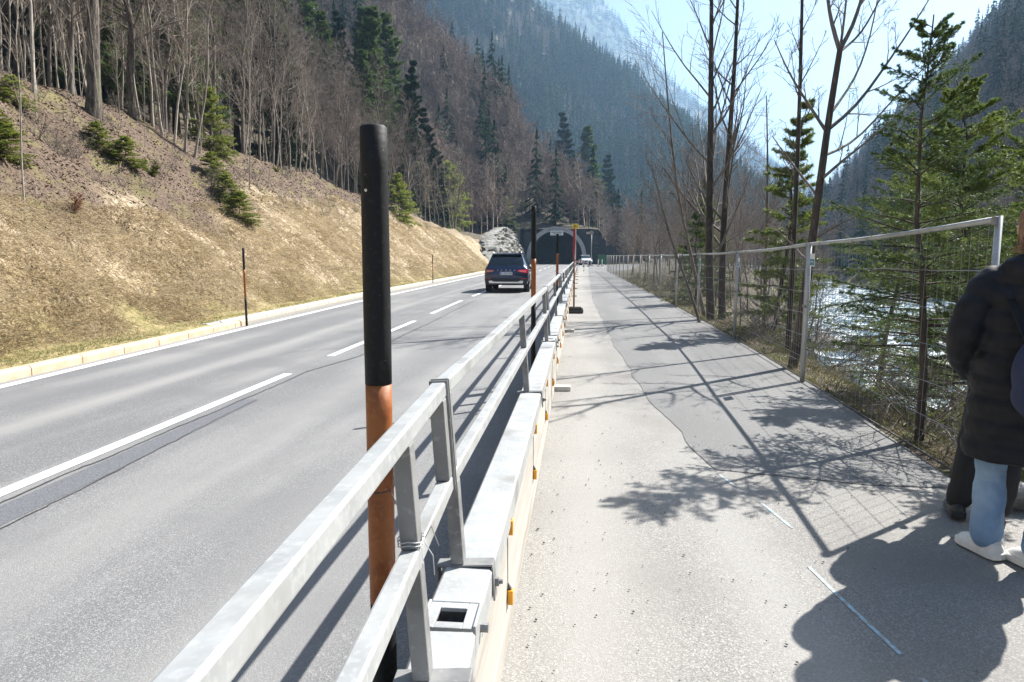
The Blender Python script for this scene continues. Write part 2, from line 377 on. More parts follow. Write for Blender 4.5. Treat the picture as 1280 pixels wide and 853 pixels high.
def surface_mat(name, base, dark, light, tracks, stain, track_fn, gravel=220, patch=None):
    m = bpy.data.materials.new(name); m.use_nodes = True; nt = m.node_tree; N = nt.nodes; L = nt.links
    b = N['Principled BSDF']; b.inputs['Roughness'].default_value = .82; b.inputs['Specular IOR Level'].default_value = .35
    tc = N.new('ShaderNodeTexCoord')
    def noise(sc, det=3, vec=None):
        n = N.new('ShaderNodeTexNoise'); n.inputs['Scale'].default_value = sc; n.inputs['Detail'].default_value = det; L.new(vec or tc.outputs['Object'], n.inputs['Vector']); return n.outputs['Fac']
    def rg(f, lo, hi, a=0, c=1):
        r = N.new('ShaderNodeMapRange'); L.new(f, r.inputs['Value'])
        for k, v in (('From Min',lo),('From Max',hi),('To Min',a),('To Max',c)): r.inputs[k].default_value = v
        return r.outputs[0]
    def mix(f, a, c):
        x = N.new('ShaderNodeMix'); x.data_type = 'RGBA'; L.new(f, x.inputs['Factor'])
        for s, k in ((a,'A'),(c,'B')):
            if isinstance(s, tuple): x.inputs[k].default_value = (*s, 1)
            else: L.new(s, x.inputs[k])
        return x.outputs['Result']
    vo = N.new('ShaderNodeTexVoronoi'); vo.inputs['Scale'].default_value = gravel*.95; L.new(tc.outputs['Object'], vo.inputs['Vector'])
    sv = N.new('ShaderNodeSeparateColor'); L.new(vo.outputs['Color'], sv.inputs[0])
    c = mix(rg(sv.outputs[0], .25, .9), dark, base)
    c = mix(rg(sv.outputs[1], .72, .98, 0, .9), c, light)
    c = mix(rg(noise(gravel*.5, 2), .60, .68, 0, .6), c, dark)
    mp = N.new('ShaderNodeMapping'); mp.inputs['Scale'].default_value = (1.0, .10, 1); L.new(tc.outputs['Object'], mp.inputs['Vector'])
    c = mix(rg(noise(1.6, 4, mp.outputs[0]), .45, .68, 0, .55), c, tracks)
    c = mix(rg(noise(.9, 5), .46, .66, 0, .7), c, stain)
    sx = N.new('ShaderNodeAttribute'); sx.attribute_name = 'wear'
    c = mix(sx.outputs['Fac'], c, tracks)
    L.new(c, b.inputs['Base Color'])
    bp = N.new('ShaderNodeBump'); bp.inputs['Strength'].default_value = .45; bp.inputs['Distance'].default_value = .003
    L.new(vo.outputs['Distance'], bp.inputs['Height']); L.new(bp.outputs[0], b.inputs['Normal'])
    return m
def wear_sheet(name, a_fn, b_fn, ys, z, m, wear, n=40):
    V = []; W = []
    for y in ys:
        a, b = a_fn(y), b_fn(y)
        xs = np.linspace(a, b, n)
        for x in xs: V.append((x, y, z))
    V = np.array(V); W = wear(V[:,0], V[:,1])
    k = len(ys); idx = np.arange(k*n).reshape(k, n)
    f = np.stack([idx[:-1,:-1], idx[:-1,1:], idx[1:,1:], idx[1:,:-1]], -1).reshape(-1,4)
    me = npmesh(name, [(V, f, 0)], [m])
    at = me.attributes.new('wear', 'FLOAT', 'POINT'); at.data.foreach_set('value', W.astype(np.float32))
    o = link(name, me); o['kind'] = 'structure'; return o
M['road'] = surface_mat('road_asphalt', (.185,.185,.187), (.10,.10,.103), (.34,.34,.335), (.29,.283,.27), (.145,.145,.148), None)
M['path'] = surface_mat('path_surface', (.265,.252,.232), (.175,.166,.153), (.40,.385,.36), (.31,.298,.278), (.185,.175,.162), None, gravel=170)
M['patch'] = surface_mat('path_patch_asphalt', (.165,.163,.16), (.095,.094,.092), (.30,.295,.29), (.225,.22,.212), (.135,.133,.13), None, gravel=200)
ys = np.concatenate([np.arange(-14, 40, .5), np.arange(40, 186, 2.)])
def wear_road(x, y):
    c = ip(y, CX); l = ip(y, LX)
    def g(x0, w): return np.exp(-((x-x0)/w)**2)
    w = .75*g(c-1.35, .16) + .30*g(l+.7,.2) + .45*g(c+2.3,.45) + .35*g(c+1.1,.4)
    w += .8*(x < l+.05)
    return np.clip(w*(.75+.6*fbm(x*.8, y*.25, 3, 77)), 0, 1)
wear_sheet('road', lambda y: ip(y,KX)-.05, lambda y: ip(y,BX)+.0, ys, 0, M['road'], wear_road, 60)
PEDGE = [(-14,3.4),(3.6,3.1),(4.3,2.85),(4.7,2.5),(8.66,2.68),(17,2.66),(25,2.54),(67,1.9),(80,4.5),(125.6,9)]
def path_edge(y): return ip(y, PEDGE)
def wear_path(x, y):
    b = ip(y, BX)
    w = .55*np.exp(-((x-b-.40)/.30)**2) + .5*np.exp(-((x-b-1.25)/.2)**2)
    return np.clip(w*(.8+.9*fbm(x*1.2, y*.3, 3, 79)), 0, 1)
wear_sheet('path', lambda y: ip(y,BX), lambda y: path_edge(y)+.06*float(vn(np.array(y*2.),np.array(3.),5)), np.concatenate([np.arange(-14, 40, .25), np.arange(40, 126, 1.)]), .004, M['path'], wear_path, 40)
PE = [(4.72,1.0),(5.0,.86),(6.0,.80),(7.5,.62),(9.0,.55),(11.3,.42),(16.,.30),(24,.05),(50,-.2),(110,-.6)]
yp = np.concatenate([[4.72,4.74,4.78,4.85], np.arange(4.95, 40, .15), np.arange(40, 120, 1.)])
wear_sheet('asphalt_patch', lambda y: ip(y,PE)+.06*float(fbm(np.array(y*1.6),np.array(1.),3,6)) + (.9*(4.95-y)/.23 if y < 4.95 else 0),
           lambda y: path_edge(y)+.0, yp, .009, M['patch'], lambda x, y: np.clip(.2+.5*fbm(x*.7,y*.3,3,80),0,1), 12)
strip('edge_line', lambda y: ip(y,LX)-.075, lambda y: ip(y,LX)+.075, np.concatenate([np.arange(-14,60,1.),np.arange(60,125.5,4)]), .005, M['line'])
for a, b in [(-6,0),(2.4,8.5),(10.1,15.9),(18,23.5),(26,31.8),(34.5,40.5),(43,49),(52,58),(61,67),(71,77),(81,87),(92,98),(104,110)]:
    strip('centre_dash', lambda y: ip(y,CX)-.06, lambda y: ip(y,CX)+.06, np.linspace(a,b,6), .005, M['line'])
def jag(y, s): return .03*float(fbm(np.array(y*1.7),np.array(2.),4,s)) + .018*float(vn(np.array(y*14.),np.array(2.),s+9))
def crack(off, y0, y1, w, s):
    strip('road_crack', lambda y: ip(y,CX)+off(y)+jag(y,s)-w*(.4+.6*abs(float(vn(np.array(y*9.),np.array(1.),s)))), lambda y: ip(y,CX)+off(y)+jag(y,s)+w*(.3+.9*abs(float(vn(np.array(y*7.),np.array(5.),s)))), np.arange(y0,y1,.06), .0045, M['crack'])
crack(lambda y: .17+.02*math.sin(y), 1.5, 8.8, .016, 3)
crack(lambda y: .17+.28*max(0,min(1,(y-8.6)/1.5)), 8.7, 24, .022, 4)
crack(lambda y: .47+.03*math.sin(y*.7)-.10*max(0,(y-4))/3, 1.5, 6.9, .012, 5)
strip('road_repair_seam', lambda y: ip(y,CX)+.19, lambda y: ip(y,CX)+.45-.09*max(0,(y-4))/3, np.arange(1.5,7.2,.3), .0025, mat('seam_asphalt',(.125,.13,.14),.8,[(90,(.07,.07,.08),.45,.6,.8),(140,(.27,.27,.28),.55,.68,.7)]))
# blue survey chalk on the path
for pts in ([(1.22,2.65),(1.16,3.0),(1.10,3.4)],[(1.27,2.2),(1.23,2.5)],[(1.16,3.9),(1.08,4.3)],[(.98,4.6),(.92,4.85)]):
    mb = MB()
    for (x0,y0),(x1,y1) in zip(pts[:-1], pts[1:]):
        mb.add([(x0-.010,y0,.0065),(x0+.010,y0,.0065),(x1+.010,y1,.0065),(x1-.010,y1,.0065)], [(0,1,2,3)])
    tag(mb.build('blue_marking', M['chalk']), kind='structure')
# kerb stones
def kerb(y0, y1, off, m, h=.13, w=.16):
    L = 1.0; y = y0
    while y < y1-.01:
        a = y+.006; b = min(y+L, y1)-.006; mb = MB(); xa = ip(a,KX)+off; xb = ip(b,KX)+off
        v = [(xa-w,a,-.03),(xa,a,-.03),(xa,a,h-.03),(xa-.03,a,h),(xa-w,a,h)]; v2 = [(p[0]+xb-xa, b, p[2]) for p in v]
        yield v + v2
        y += L
def kerb_run(name, y0, y1, off, m):
    mb = MB()
    for v in kerb(y0, y1, off, m): mb.add(v, [(0,1,2,3,4)[::-1],(5,6,7,8,9)] + [(i,(i+1)%5,5+(i+1)%5,5+i) for i in range(5)])
    tag(mb.build(name, m, bevel=.008), kind='structure')
kerb_run('kerb', -12, 14.6, 0, M['kerb'])
kerb_run('kerb', 13.4, 60, -.32, M['kerb2'])
kerb_run('kerb', 60, 125.5, -.3, M['kerb2'])
mg = mat('gutter_gravel', (.30,.27,.22), .9, [(40,(.16,.14,.11),.45,.6,.9),(90,(.42,.4,.36),.55,.65,.8)], bump=(60,.6,.01))
strip('kerb_gutter', lambda y: ip(y,KX)-.32, lambda y: ip(y,KX)-.0, np.arange(14.62,60,1.), .004, mg)

# ------------------------------------------------------------------ river
ry = np.concatenate([np.arange(-30, 70, .30), np.arange(70, 200, 1.), np.arange(200, 620, 8)])
n = 56; tt = np.linspace(0, 1, n)
RX = ip(ry, LB)[:,None] - 1.6 + 16.2*tt[None]; RY = np.repeat(ry[:,None], n, 1)
amp = 1-ss(RY, 60, 140)
RZ = WATER_Z + .004*(RY-20) *0 + amp*(fbm(RX*.9, RY*.55, 4, 61)*.28 + fbm(RX*3., RY*2., 2, 66)*.07)
idx = np.arange(len(ry)*n).reshape(len(ry), n)
f = np.stack([idx[:-1,:-1], idx[:-1,1:], idx[1:,1:], idx[1:,:-1]], -1).reshape(-1,4)
mw = bpy.data.materials.new('river_water'); mw.use_nodes = True; nt = mw.node_tree; N = nt.nodes; L = nt.links
b = N['Principled BSDF']; b.inputs['Base Color'].default_value = (.05,.12,.17,1); b.inputs['Roughness'].default_value = .2
tc = N.new('ShaderNodeTexCoord'); mp = N.new('ShaderNodeMapping'); mp.inputs['Scale'].default_value = (1,.6,1); mp.inputs['Rotation'].default_value = (0,0,-.3); L.new(tc.outputs['Object'], mp.inputs['Vector'])
n1 = N.new('ShaderNodeTexNoise'); n1.inputs['Scale'].default_value = 1.3; n1.inputs['Detail'].default_value = 9; n1.inputs['Roughness'].default_value = .68; L.new(mp.outputs[0], n1.inputs['Vector'])
mr = N.new('ShaderNodeMapRange'); mr.inputs['From Min'].default_value = .465; mr.inputs['From Max'].default_value = .58; L.new(n1.outputs['Fac'], mr.inputs['Value'])
fo = N.new('ShaderNodeBsdfDiffuse'); fo.inputs['Color'].default_value = (.64,.68,.70,1)
ms = N.new('ShaderNodeMixShader'); L.new(mr.outputs[0], ms.inputs[0]); L.new(b.outputs[0], ms.inputs[1]); L.new(fo.outputs[0], ms.inputs[2]); L.new(ms.outputs[0], N['Material Output'].inputs['Surface'])
n2 = N.new('ShaderNodeTexNoise'); n2.inputs['Scale'].default_value = 6; n2.inputs['Detail'].default_value = 6; L.new(mp.outputs[0], n2.inputs['Vector'])
bp = N.new('ShaderNodeBump'); bp.inputs['Strength'].default_value = .9; bp.inputs['Distance'].default_value = .12; L.new(n2.outputs['Fac'], bp.inputs['Height']); L.new(bp.outputs[0], b.inputs['Normal']); L.new(bp.outputs[0], fo.inputs['Normal'])
tag(link('river', npmesh('river', [(np.stack([RX,RY,RZ],-1).reshape(-1,3), f, 0)], [mw], True)), kind='structure')

def boulder_mesh(name, r, seed, m, sub=3, flat=.7):
    bm = bmesh.new(); bmesh.ops.create_icosphere(bm, subdivisions=sub, radius=1)
    rs = np.random.default_rng(seed); pl = rs.normal(size=(9,3)); pl /= np.linalg.norm(pl, axis=1)[:,None]; dd = rs.uniform(.55,.85,9)
    for v in bm.verts:
        c = np.array(v.co)
        for p, q in zip(pl, dd):
            t = c@p
            if t > q: c = c - p*(t-q)
        c = c*(1+.10*float(fbm(np.array(c[0]*2+seed), np.array(c[1]*2+c[2]*1.7), 4, seed)))
        v.co = Vector((c[0]*r[0], c[1]*r[1], c[2]*r[2]))
    me = bpy.data.meshes.new(name); bm.to_mesh(me); bm.free(); me.materials.append(m)
    return me
for i, (x, y, r, lab) in enumerate([
    (8.3, 22.5, (.95,.6,.5), 'dark wet boulder breaking the white water in mid stream'),
    (6.1, 16.2, (.9,.8,.55), 'mossy brown boulder at the near water edge beyond the fence'),
    (6.2, 13.0, (.8,.7,.6), 'brown rock on the near bank behind the thin spruce trunk'),
    (12.5, 38., (1.3,.7,.45), 'long dark rock lying far up the rapids'),
    (14.0, 29., (1.1,.8,.5), 'rounded dark rock near the far bank of the rapids')]):
    o = link('boulder', boulder_mesh('boulder', r, 11+i, M['rockdark'])); o.location = (x, y, WATER_Z+.05 if i not in (1,2) else gz(x,y)+.15); o.rotation_euler = (0,0,i*1.3)
    tag(o, lab, 'boulder', 'boulders along the river')
for i in range(22):
    y = 9+rng.random()*34; lb_ = float(ip(y, LB)); x = lb_+(-.9+rng.random()*1.6 if i % 2 else 1.+rng.random()*9); r = .25+.5*rng.random()
    o = link('river_stone', boulder_mesh('river_stone', (r,r*.8,r*.6), 80+i, M['rockdark'], 2)); o.location = (x, y, max(WATER_Z, gz(x,y))+.03); o.rotation_euler = (0,0,i*2.2)
    tag(o, 'dark stone in the shallow rapids of the river', 'stone', 'stones in the rapids')
o = link('boulder', boulder_mesh('boulder', (.2,.17,.13), 31, M['rock'])); o.location = (2.62,4.42,.06); tag(o, 'small pale stone at the path edge beside the dark trousers', 'stone')
o = link('boulder', boulder_mesh('boulder', (.26,.2,.16), 37, M['rock'])); o.location = (2.98,4.15,.05); tag(o, 'larger pale stone at the path edge behind the people', 'stone')
# ------------------------------------------------------------------ barrier, railing, poles
def bx(y): return float(ip(y, BX))
PER = 6.15; J0 = 1.68
def barrier(y0, lab):
    y1 = y0+PER; xa, xb = bx(y0), bx(y1)
    o = empty('barrier_segment', (xa, y0, 0), -math.atan2(xb-xa, PER), label=lab, cat='barrier', group='cream barrier segments with steel caps'); Lg = math.hypot(xb-xa, PER)-.02
    m = MB(); nseg = 1
    # body: tall board-like wall with a slight foot and vertical joints
    m.prism([(-.062,.005),(.062,.005),(.062,.12),(.058,.14),(.056,.545),(-.056,.545),(-.058,.14),(-.062,.12)], .03, Lg-.01, 'y')
    m.build('wall', M['wall_cream'], o, bevel=.006)
    m = MB()
    m.box((0, .0, .28), (.09, .058, .53))
    m.build('end_coupling', M['galvdull'], o, bevel=.004)
    m = MB(); c = [(-.074,.50),(-.070,.50),(-.070,.594),(.070,.594),(.070,.50),(.074,.50),(.074,.590),(.066,.600),(-.066,.600),(-.074,.590)]
    m.prism(c, .075, Lg-.055, 'y'); m.build('cap', M['galv'], o, bevel=.003)
    # lifting plate: frame round a rectangular hole at the near end
    m = MB(); z = .598
    for (cx_, cy_, sx_, sy_) in ((-.052,.01,.03,.13),(.052,.01,.03,.13),(0,-.04,.074,.03),(0,.06,.074,.03)): m.box((cx_, cy_, z-.006), (sx_, sy_, .012))
    m.box((.071,.01,.56), (.008,.13,.09)); m.box((-.071,.01,.56), (.008,.13,.09))
    m.build('lifting_plate', M['galv'], o, bevel=.002)
    m = MB(); m.box((0,.01,.552), (.074,.07,.02)); m.build('slot_bottom', M['steel_dark'], o)
    m = MB(); m.tube([(.075,.03,.555),(.096,.03,.555)], .013, 6); m.build('bolt', M['galvdull'], o)
    m = MB(); m.box((.13, Lg-.03, .03), (.24,.12,.06)); m.build('foot_pad', M['pad'], o, bevel=.008)
    y = (2.56-J0) % 1.545
    ys_ = []
    while y < Lg-.1: ys_.append(y); y += 1.545
    for yy in ys_:
        for z in (.2, .49):
            m = MB(); off = .060
            m.box((off+.011, yy, z), (.022,.032,.06)); r = m.build('reflector', M['orange'], o, bevel=.003)
            m = MB(); m.add([(off,yy-.012,z+.03),(off,yy+.012,z+.03),(off+.016,yy+.010,z+.03),(off+.016,yy-.010,z+.03),(off,yy-.003,z+.060),(off,yy+.003,z+.060)],[(0,3,2,1),(0,1,5,4),(3,4,5,2),(0,4,3),(1,2,5)])
            m.build('clip', M['steel_dark'], r)
    for yy in np.arange(.9, Lg-.3, 1.545):
        m = MB(); m.box((.0575, yy, .33), (.004,.008,.40)); m.build('board_joint', M['steel_dark'], o)
    return o
ks = range(-1, 10)
for k in ks:
    y0 = J0+PER*k
    if k < 0: lab = 'cream barrier segment nearest the camera cut off by the bottom of the photo'
    elif k == 0: lab = 'first full cream barrier segment with steel cap and orange reflectors'
    else: lab = ['second','third','fourth','fifth','sixth','seventh','eighth','ninth','tenth'][k-1] + ' cream barrier segment counting away from the camera'
    barrier(y0, lab)
def railing(y0, lab, posts, tie=False):
    y1 = y0+PER-.035; xa, xb = bx(y0)+.018, bx(y1)+.018
    o = empty('railing_section', (xa, y0, 0), -math.atan2(xb-xa, y1-y0), label=lab, cat='railing', group='galvanised railing sections on the barrier'); o.rotation_euler.y = -.066; Lg = math.hypot(xb-xa, y1-y0)
    H = 1.192; w = .043
    m = MB(); m.beam((0,0,H-w/2),(0,Lg,H-w/2), w, w); m.build('top_rail', M['galv'], o, bevel=.006)
    m = MB(); m.beam((0,0,.915-w/2),(0,Lg,.915-w/2), w, w); m.build('mid_rail', M['galv'], o, bevel=.006)
    for yy in (.0285, Lg-.0285):
        m = MB(); m.box((0, yy, (.915+H-w)/2), (w-.002, .052, H-w-.915-.001)); m.build('end_post', M['galvdull'], o, bevel=.004)
    for yy in (.001, Lg-.001):
        m = MB(); m.box((0, yy + (-.005 if yy < 1 else .005), (.87+H)/2), (w+.012, .006, H-.86)); m.build('end_plate', M['galvdull'], o, bevel=.002)
    for yy in posts:
        m = MB(); m.box((0, yy, (.915-w+.607)/2), (w-.003, .05, .915-w-.607)); p = m.build('post', M['galvdull'], o, bevel=.004)
        if yy > .3 and yy < Lg-.3:
            m = MB(); m.box((0, yy, (.915+H-w)/2), (w-.003, .05, H-w-.915-.001)); m.build('upper_post', M['galvdull'], p, bevel=.004)
        m = MB(); c0 = .022
        m.box((c0, yy, .6035), (.176,.055,.007)); m.box((c0+.085, yy, .545), (.006,.055,.11)); m.box((c0-.085, yy, .545), (.006,.055,.11))
        m.build('clamp', M['galvdull'], p, bevel=.002)
        m = MB(); m.tube([(c0+.088,yy,.54),(c0+.10,yy,.54)], .014, 6); m.tube([(c0+.10,yy,.54),(c0+.112,yy,.54)], .008, 8); m.build('bolt', M['galvdull'], p)
    if tie:
        yy = posts[-1]
        m = MB(); a = np.linspace(0, 2*PI, 13)
        for q in (0,.008): m.tube([(.030*math.cos(t), yy+.032*math.sin(t), .925+q+.004*math.sin(3*t)) for t in a], .0016, 5)
        m.tube([(.03,yy-.01,.93),(.05,yy-.02,.90),(.052,yy-.03,.86)], .0013, 5); m.tube([(.03,yy,.93),(.045,yy+.01,.955),(.055,yy+.03,.90)], .0013, 5)
        m.build('tie_wire', M['galv'], o)
    return o
base_posts = [.06, 2.77, 5.64]
for k in range(-1, 10):
    y0 = 1.93+PER*k
    lab = 'galvanised railing section nearest the camera running out of the photo' if k < 0 else ('galvanised railing section starting at the double post beside the big snow pole' if k == 0 else ['second','third','fourth','fifth','sixth','seventh','eighth','ninth','tenth'][k-1]+' galvanised railing section beyond the double post')
    railing(y0, lab, base_posts, tie=(k == -1))

def snow_pole(x, y, top, r, zs, lab, lean=(0,0), group='snow poles along the road', tie=False):
    o = empty('snow_pole', (x,y,0), label=lab, cat='snow pole', group=group)
    segs = [('lower_band', 0, zs[0], 'bl'), ('orange_band', zs[0], zs[1], 'or'), ('upper_band', zs[1], top, 'bl')]
    for nm, a, b, mm in segs:
        m = MB(); k = 8; P = [(lean[0]*(a+(b-a)*t), lean[1]*(a+(b-a)*t), a+(b-a)*t) for t in np.linspace(0,1,k)]
        R = [r*(1+.015*math.sin(7*i)) for i in range(k)]
        if nm == 'upper_band':
            P += [(P[-1][0],P[-1][1],top+.006)]; R += [r*.8]
        m.tube(P, R, 20); m.build(nm, M[mm], o, smooth=True)
    if tie:
        m = MB(); a_ = np.linspace(0,2*PI,15)
        m.tube([((r+.003)*math.cos(t), (r+.003)*math.sin(t), .905+.006*math.sin(t)) for t in a_], .0018, 5)
        m.tube([(r*.9,-.02,.91),(.15,-.28,.925)], .0014, 5)
        m.build('tie_wire', M['steel_dark'], o)
        m = MB(); m.tube([(-.005,-r*.99,1.72),(-.005,-r*1.04,1.72)], .004, 8); m.build('rivet', M['chrome'], o)
    return o
snow_pole(-.585, 1.8, 1.885, .0365, (.565,1.2), 'thick black and orange snow pole in the foreground, tallest in the photo', (.004,0), tie=True)
snow_pole(-.60, 7.1, 2.05, .026, (1.07,1.52), 'second snow pole behind the railing, in front of the tunnel mouth')
snow_pole(-.70, 14., 1.99, .026, (.95,1.6), 'third snow pole, thin and dark, against the tunnel interior')
snow_pole(-7.62, 14.35, 1.72, .025, (.62,1.25), 'thin snow pole standing at the end of the sandstone kerb', (.0,0))
snow_pole(-9.05, 38.5, 1.6, .024, (.5,1.1), 'distant thin snow pole on the left verge near the car')
# red and white delineator on a rubber foot
o = empty('delineator_post', (-.47, 18.55, 0), label='red and white post with yellow top on a dark rubber foot', cat='marker post')
m = MB()
m.box((0,0,.06), (.52,.30,.08)); m.box((0,0,.14), (.40,.22,.08)); m.box((-.2,0,.02),(.1,.34,.04)); m.box((.2,0,.02),(.1,.34,.04))
for sx in (-.22,.22): m.box((sx,.0,.12),(.05,.30,.06))
m.build('rubber_foot', M['rubber'], o, bevel=.015)
m = MB(); m.tube([(0,0,.15),(0,0,1.45)], .024, 10); m.build('lower_post', mat('brown_rust_post',(.17,.06,.035),.7,[(20,(.26,.1,.05),.45,.65,.7)]), o, smooth=True)
m = MB(); m.box((0,0,1.86),(.085,.02,.85)); m.build('red_board', M['red'], o, bevel=.004)
m = MB(); m.prism([(.005,1.45),(.043,1.45),(.043,2.28),(.02,2.28),(.028,1.9)], -.014, -.0105, 'y'); m.build('white_stripe', M['whitep'], o)
m = MB(); m.box((0.02,0,2.31),(.17,.06,.07)); m.prism([(-.05,2.345),(.10,2.345),(.06,2.40),(-.03,2.40)],-.03,.03,'y'); m.build('yellow_top', M['yellow'], o, bevel=.008)
m = MB(); m.tube([(0,-.034,2.33),(0,-.030,2.33)], .022, 10); m.build('lamp_hole', M['steel_dark'], o)

# ------------------------------------------------------------------ mesh fence panels
fp = [(2.54,4.65),(2.60,8.66),(2.65,12.99),(2.58,17.0),(2.53,20.9),(2.46,25.1)]
while fp[-1][1] < 66: 
    yy = fp[-1][1]+4.05; fp.append((float(ip(yy,FX)), yy))
tops = [1.80,1.71,1.64,1.62,1.60,1.60]+[1.60]*20
ordn = ['nearest','second','third','fourth','fifth','sixth','seventh','eighth','ninth','tenth','eleventh','twelfth','thirteenth','fourteenth','fifteenth','sixteenth','seventeenth']
def panel(a, b, ha, hb, lab, fine=True):
    L_ = math.hypot(b[0]-a[0], b[1]-a[1]); o = empty('fence_panel', (a[0],a[1],0), -math.atan2(b[0]-a[0], b[1]-a[1]), label=lab, cat='fence panel', group='wire mesh fence panels along the path')
    h = lambda y: ha+(hb-ha)*y/L_
    m = MB(); m.tube([(0,.03,.0),(0,.03,ha)], .0215, 10); m.build('post', M['galv'], o, smooth=True)
    m = MB(); m.tube([(0,L_-.035,.0),(0,L_-.035,hb)], .0215, 10); m.build('post', M['galv'], o, smooth=True)
    m = MB(); m.tube([(0,.03,ha-.02)] + [(0,y,h(y)-.02-.02*math.sin(PI*y/L_)) for y in np.linspace(.03,L_-.03,7)[1:-1]] + [(0,L_-.03,hb-.02)], .0195, 8); m.build('top_rail', M['galv'], o, smooth=True)
    m = MB(); m.tube([(0,.03,.05),(0,L_-.03,.05)], .008, 8); m.build('bottom_rail', M['steel_dark'], o, smooth=True)
    m = MB(); sp = .105 if fine else .21; w = .0032 if fine else .004
    V = np.arange(.03+sp, L_-.05, sp)
    P = np.array([[(0,y,.05),(0.004*math.sin(y*3),y,.9),(0,y,h(y)-.03)] for y in V]); v, f = tubes(P, np.full(P.shape[:2], w/2), 4); m.add(v, f)
    for q, z in enumerate((.30,.55,.82,1.08,1.34)):
        m.tube([(0,y,z*h(y)/1.65+.008*math.sin(y*2+q)) for y in np.linspace(.03,L_-.03,6)], .0028 if fine else .003, 4, cap=False)
    m.build('wire_mesh', M['wire'], o)
    m = MB(); z = hb-.21
    m.box((-.024,.03,ha-.03),(.02,.05,.05)); m.box((-.024,-.01,ha*.55),(.03,.10,.035)); m.build('clamp', M['galvdull'], o, bevel=.004)
    m = MB(); m.box((-.014,L_-.20,z),(.004,.17,.15)); s = m.build('sign_plate', M['signw'], o)
    m = MB(); m.box((-.0178,L_-.20,z-.025),(.003,.145,.075)); m.build('teal_band', M['teal'], s)
    m = MB(); m.box((-.0178,L_-.17,z+.047),(.002,.075,.012)); m.box((-.0205,L_-.20,z-.02),(.002,.10,.008)); m.build('small_print', M['signw'], s)
    return o
for i in range(len(fp)-1):
    lab = ('wire fence panel nearest the people' if i == 0 else f'{ordn[i]} wire mesh fence panel counting away from the two people')
    panel(fp[i], fp[i+1], tops[i], tops[i+1], lab, i < 6)
# ------------------------------------------------------------------ pixel rays, used once to find where things stand
_fw = np.array([-math.sin(YAW)*math.cos(PITCH), math.cos(YAW)*math.cos(PITCH), -math.sin(PITCH)]); _rt = np.array([math.cos(YAW), math.sin(YAW), 0.]); _up = np.cross(_rt, _fw)
def ray(px, py): return _fw*F_PX + _rt*(px-640) + _up*(426.5-py)
def at(px, py, Y_): d = ray(px, py); return np.array([0,0,EYE]) + d*(Y_/d[1])
def hit(px, py, y0=3., y1=400.):
    d = ray(px, py); t = np.exp(np.linspace(math.log(y0), math.log(y1), 900))/d[1]
    P = np.array([0,0,EYE])+d[None]*t[:,None]; g = ground(P[:,0], P[:,1]); k = np.nonzero(P[:,2] < g)[0]
    return P[k[0]] if len(k) else P[-1]
def project(P):
    v = P-np.array([0,0,EYE]); w = v@_fw; w = np.where(w < .1, .1, w)
    return 640+F_PX*(v@_rt)/w, 426.5-F_PX*(v@_up)/w, v@_fw

# ------------------------------------------------------------------ bare trees
def norm(v): return v/(np.linalg.norm(v, axis=-1, keepdims=True)+1e-9)
def spawn(P, R, n, t0, t1, ang, lf, rf, k, up, rs, wig=.12, taper=.75, minr=.002, sag=0, lens=None):
    N, kk, _ = P.shape; par = np.repeat(np.arange(N), n); Mx = len(par)
    t = t0+(t1-t0)*((np.tile(np.arange(n), N)+rs.random(Mx))/n)
    f = t*(kk-1); i = np.minimum(f.astype(int), kk-2); w = (f-i)[:,None]
    A = P[par,i]; B = P[par,i+1]; pos = A*(1-w)+B*w; tan = norm(B-A); r0 = R[par,i]*(1-w[:,0])+R[par,i+1]*w[:,0]
    L_ = np.linalg.norm(np.diff(P, axis=1), axis=2).sum(1)[par] if lens is None else lens[par]
    rnd = norm(rs.normal(size=(Mx,3))); perp = norm(rnd - tan*(rnd*tan).sum(1, keepdims=True))
    a = ang*(.7+.6*rs.random(Mx))[:,None]; d = norm(tan*np.cos(a)+perp*np.sin(a))
    ln = L_*lf*(1-.55*(t-t0)/(t1-t0+1e-6))*(.6+.7*rs.random(Mx)); st = (ln/(k-1))[:,None]
    pts = [pos]; 
    for j in range(k-1):
        d = norm(d + rs.normal(size=(Mx,3))*wig + np.array([0,0,up-sag*j])); pts.append(pts[-1]+d*st)
    r = np.maximum(r0*rf, minr)[:,None]*np.linspace(1, 1-taper, k)[None]; r = np.maximum(r, minr)
    return np.stack(pts, 1), r
def trunk_poly(h, r, rs, k=12, lean=.04, top=.12):
    t = np.linspace(0,1,k); w = np.cumsum(rs.normal(size=(k,2))*.018*h, 0)*t[:,None]; dr = rs.normal(size=2)*lean*h
    P = np.stack([w[:,0]+dr[0]*t, w[:,1]+dr[1]*t, -.25+t*(h+.25)], 1); R = r*(1-t*(1-top)); R[0] *= 1.35
    return P[None], R[None]
def bare_parts(P0, R0, rs, n1=24, n2=6, n3=5, t0=.3, a1=.8, l1=.33, up=.10, minr=.004, sides=8, a2=.7, l2=.5, l3=.45, wig=.1, lens=None):
    P1, R1 = spawn(P0, R0, n1, t0, .99, a1, l1, .42, 6, up, rs, wig, .8, minr, lens=lens)
    P2, R2 = spawn(P1, R1, n2, .2, .98, a2, l2, .5, 5, up*.6, rs, wig*1.2, .7, minr)
    tr = tubes(P0, R0, sides); b = [tubes(P1, R1, 5), tubes(P2, R2, 4)]
    if n3:
        P3, R3 = spawn(P2, R2, n3, .15, .98, a2, l3, .6, 4, up*.5, rs, wig*1.4, .6, minr*.8); b.append(tubes(P3, R3, 3))
    return tr, b
def tree_meshes(name, tr, b, mt, mb_):
    return (npmesh('trunk', [(tr[0], tr[1], 0)], [mt], True), npmesh('crown', [(v,f,0) for v,f in b], [mb_], True))
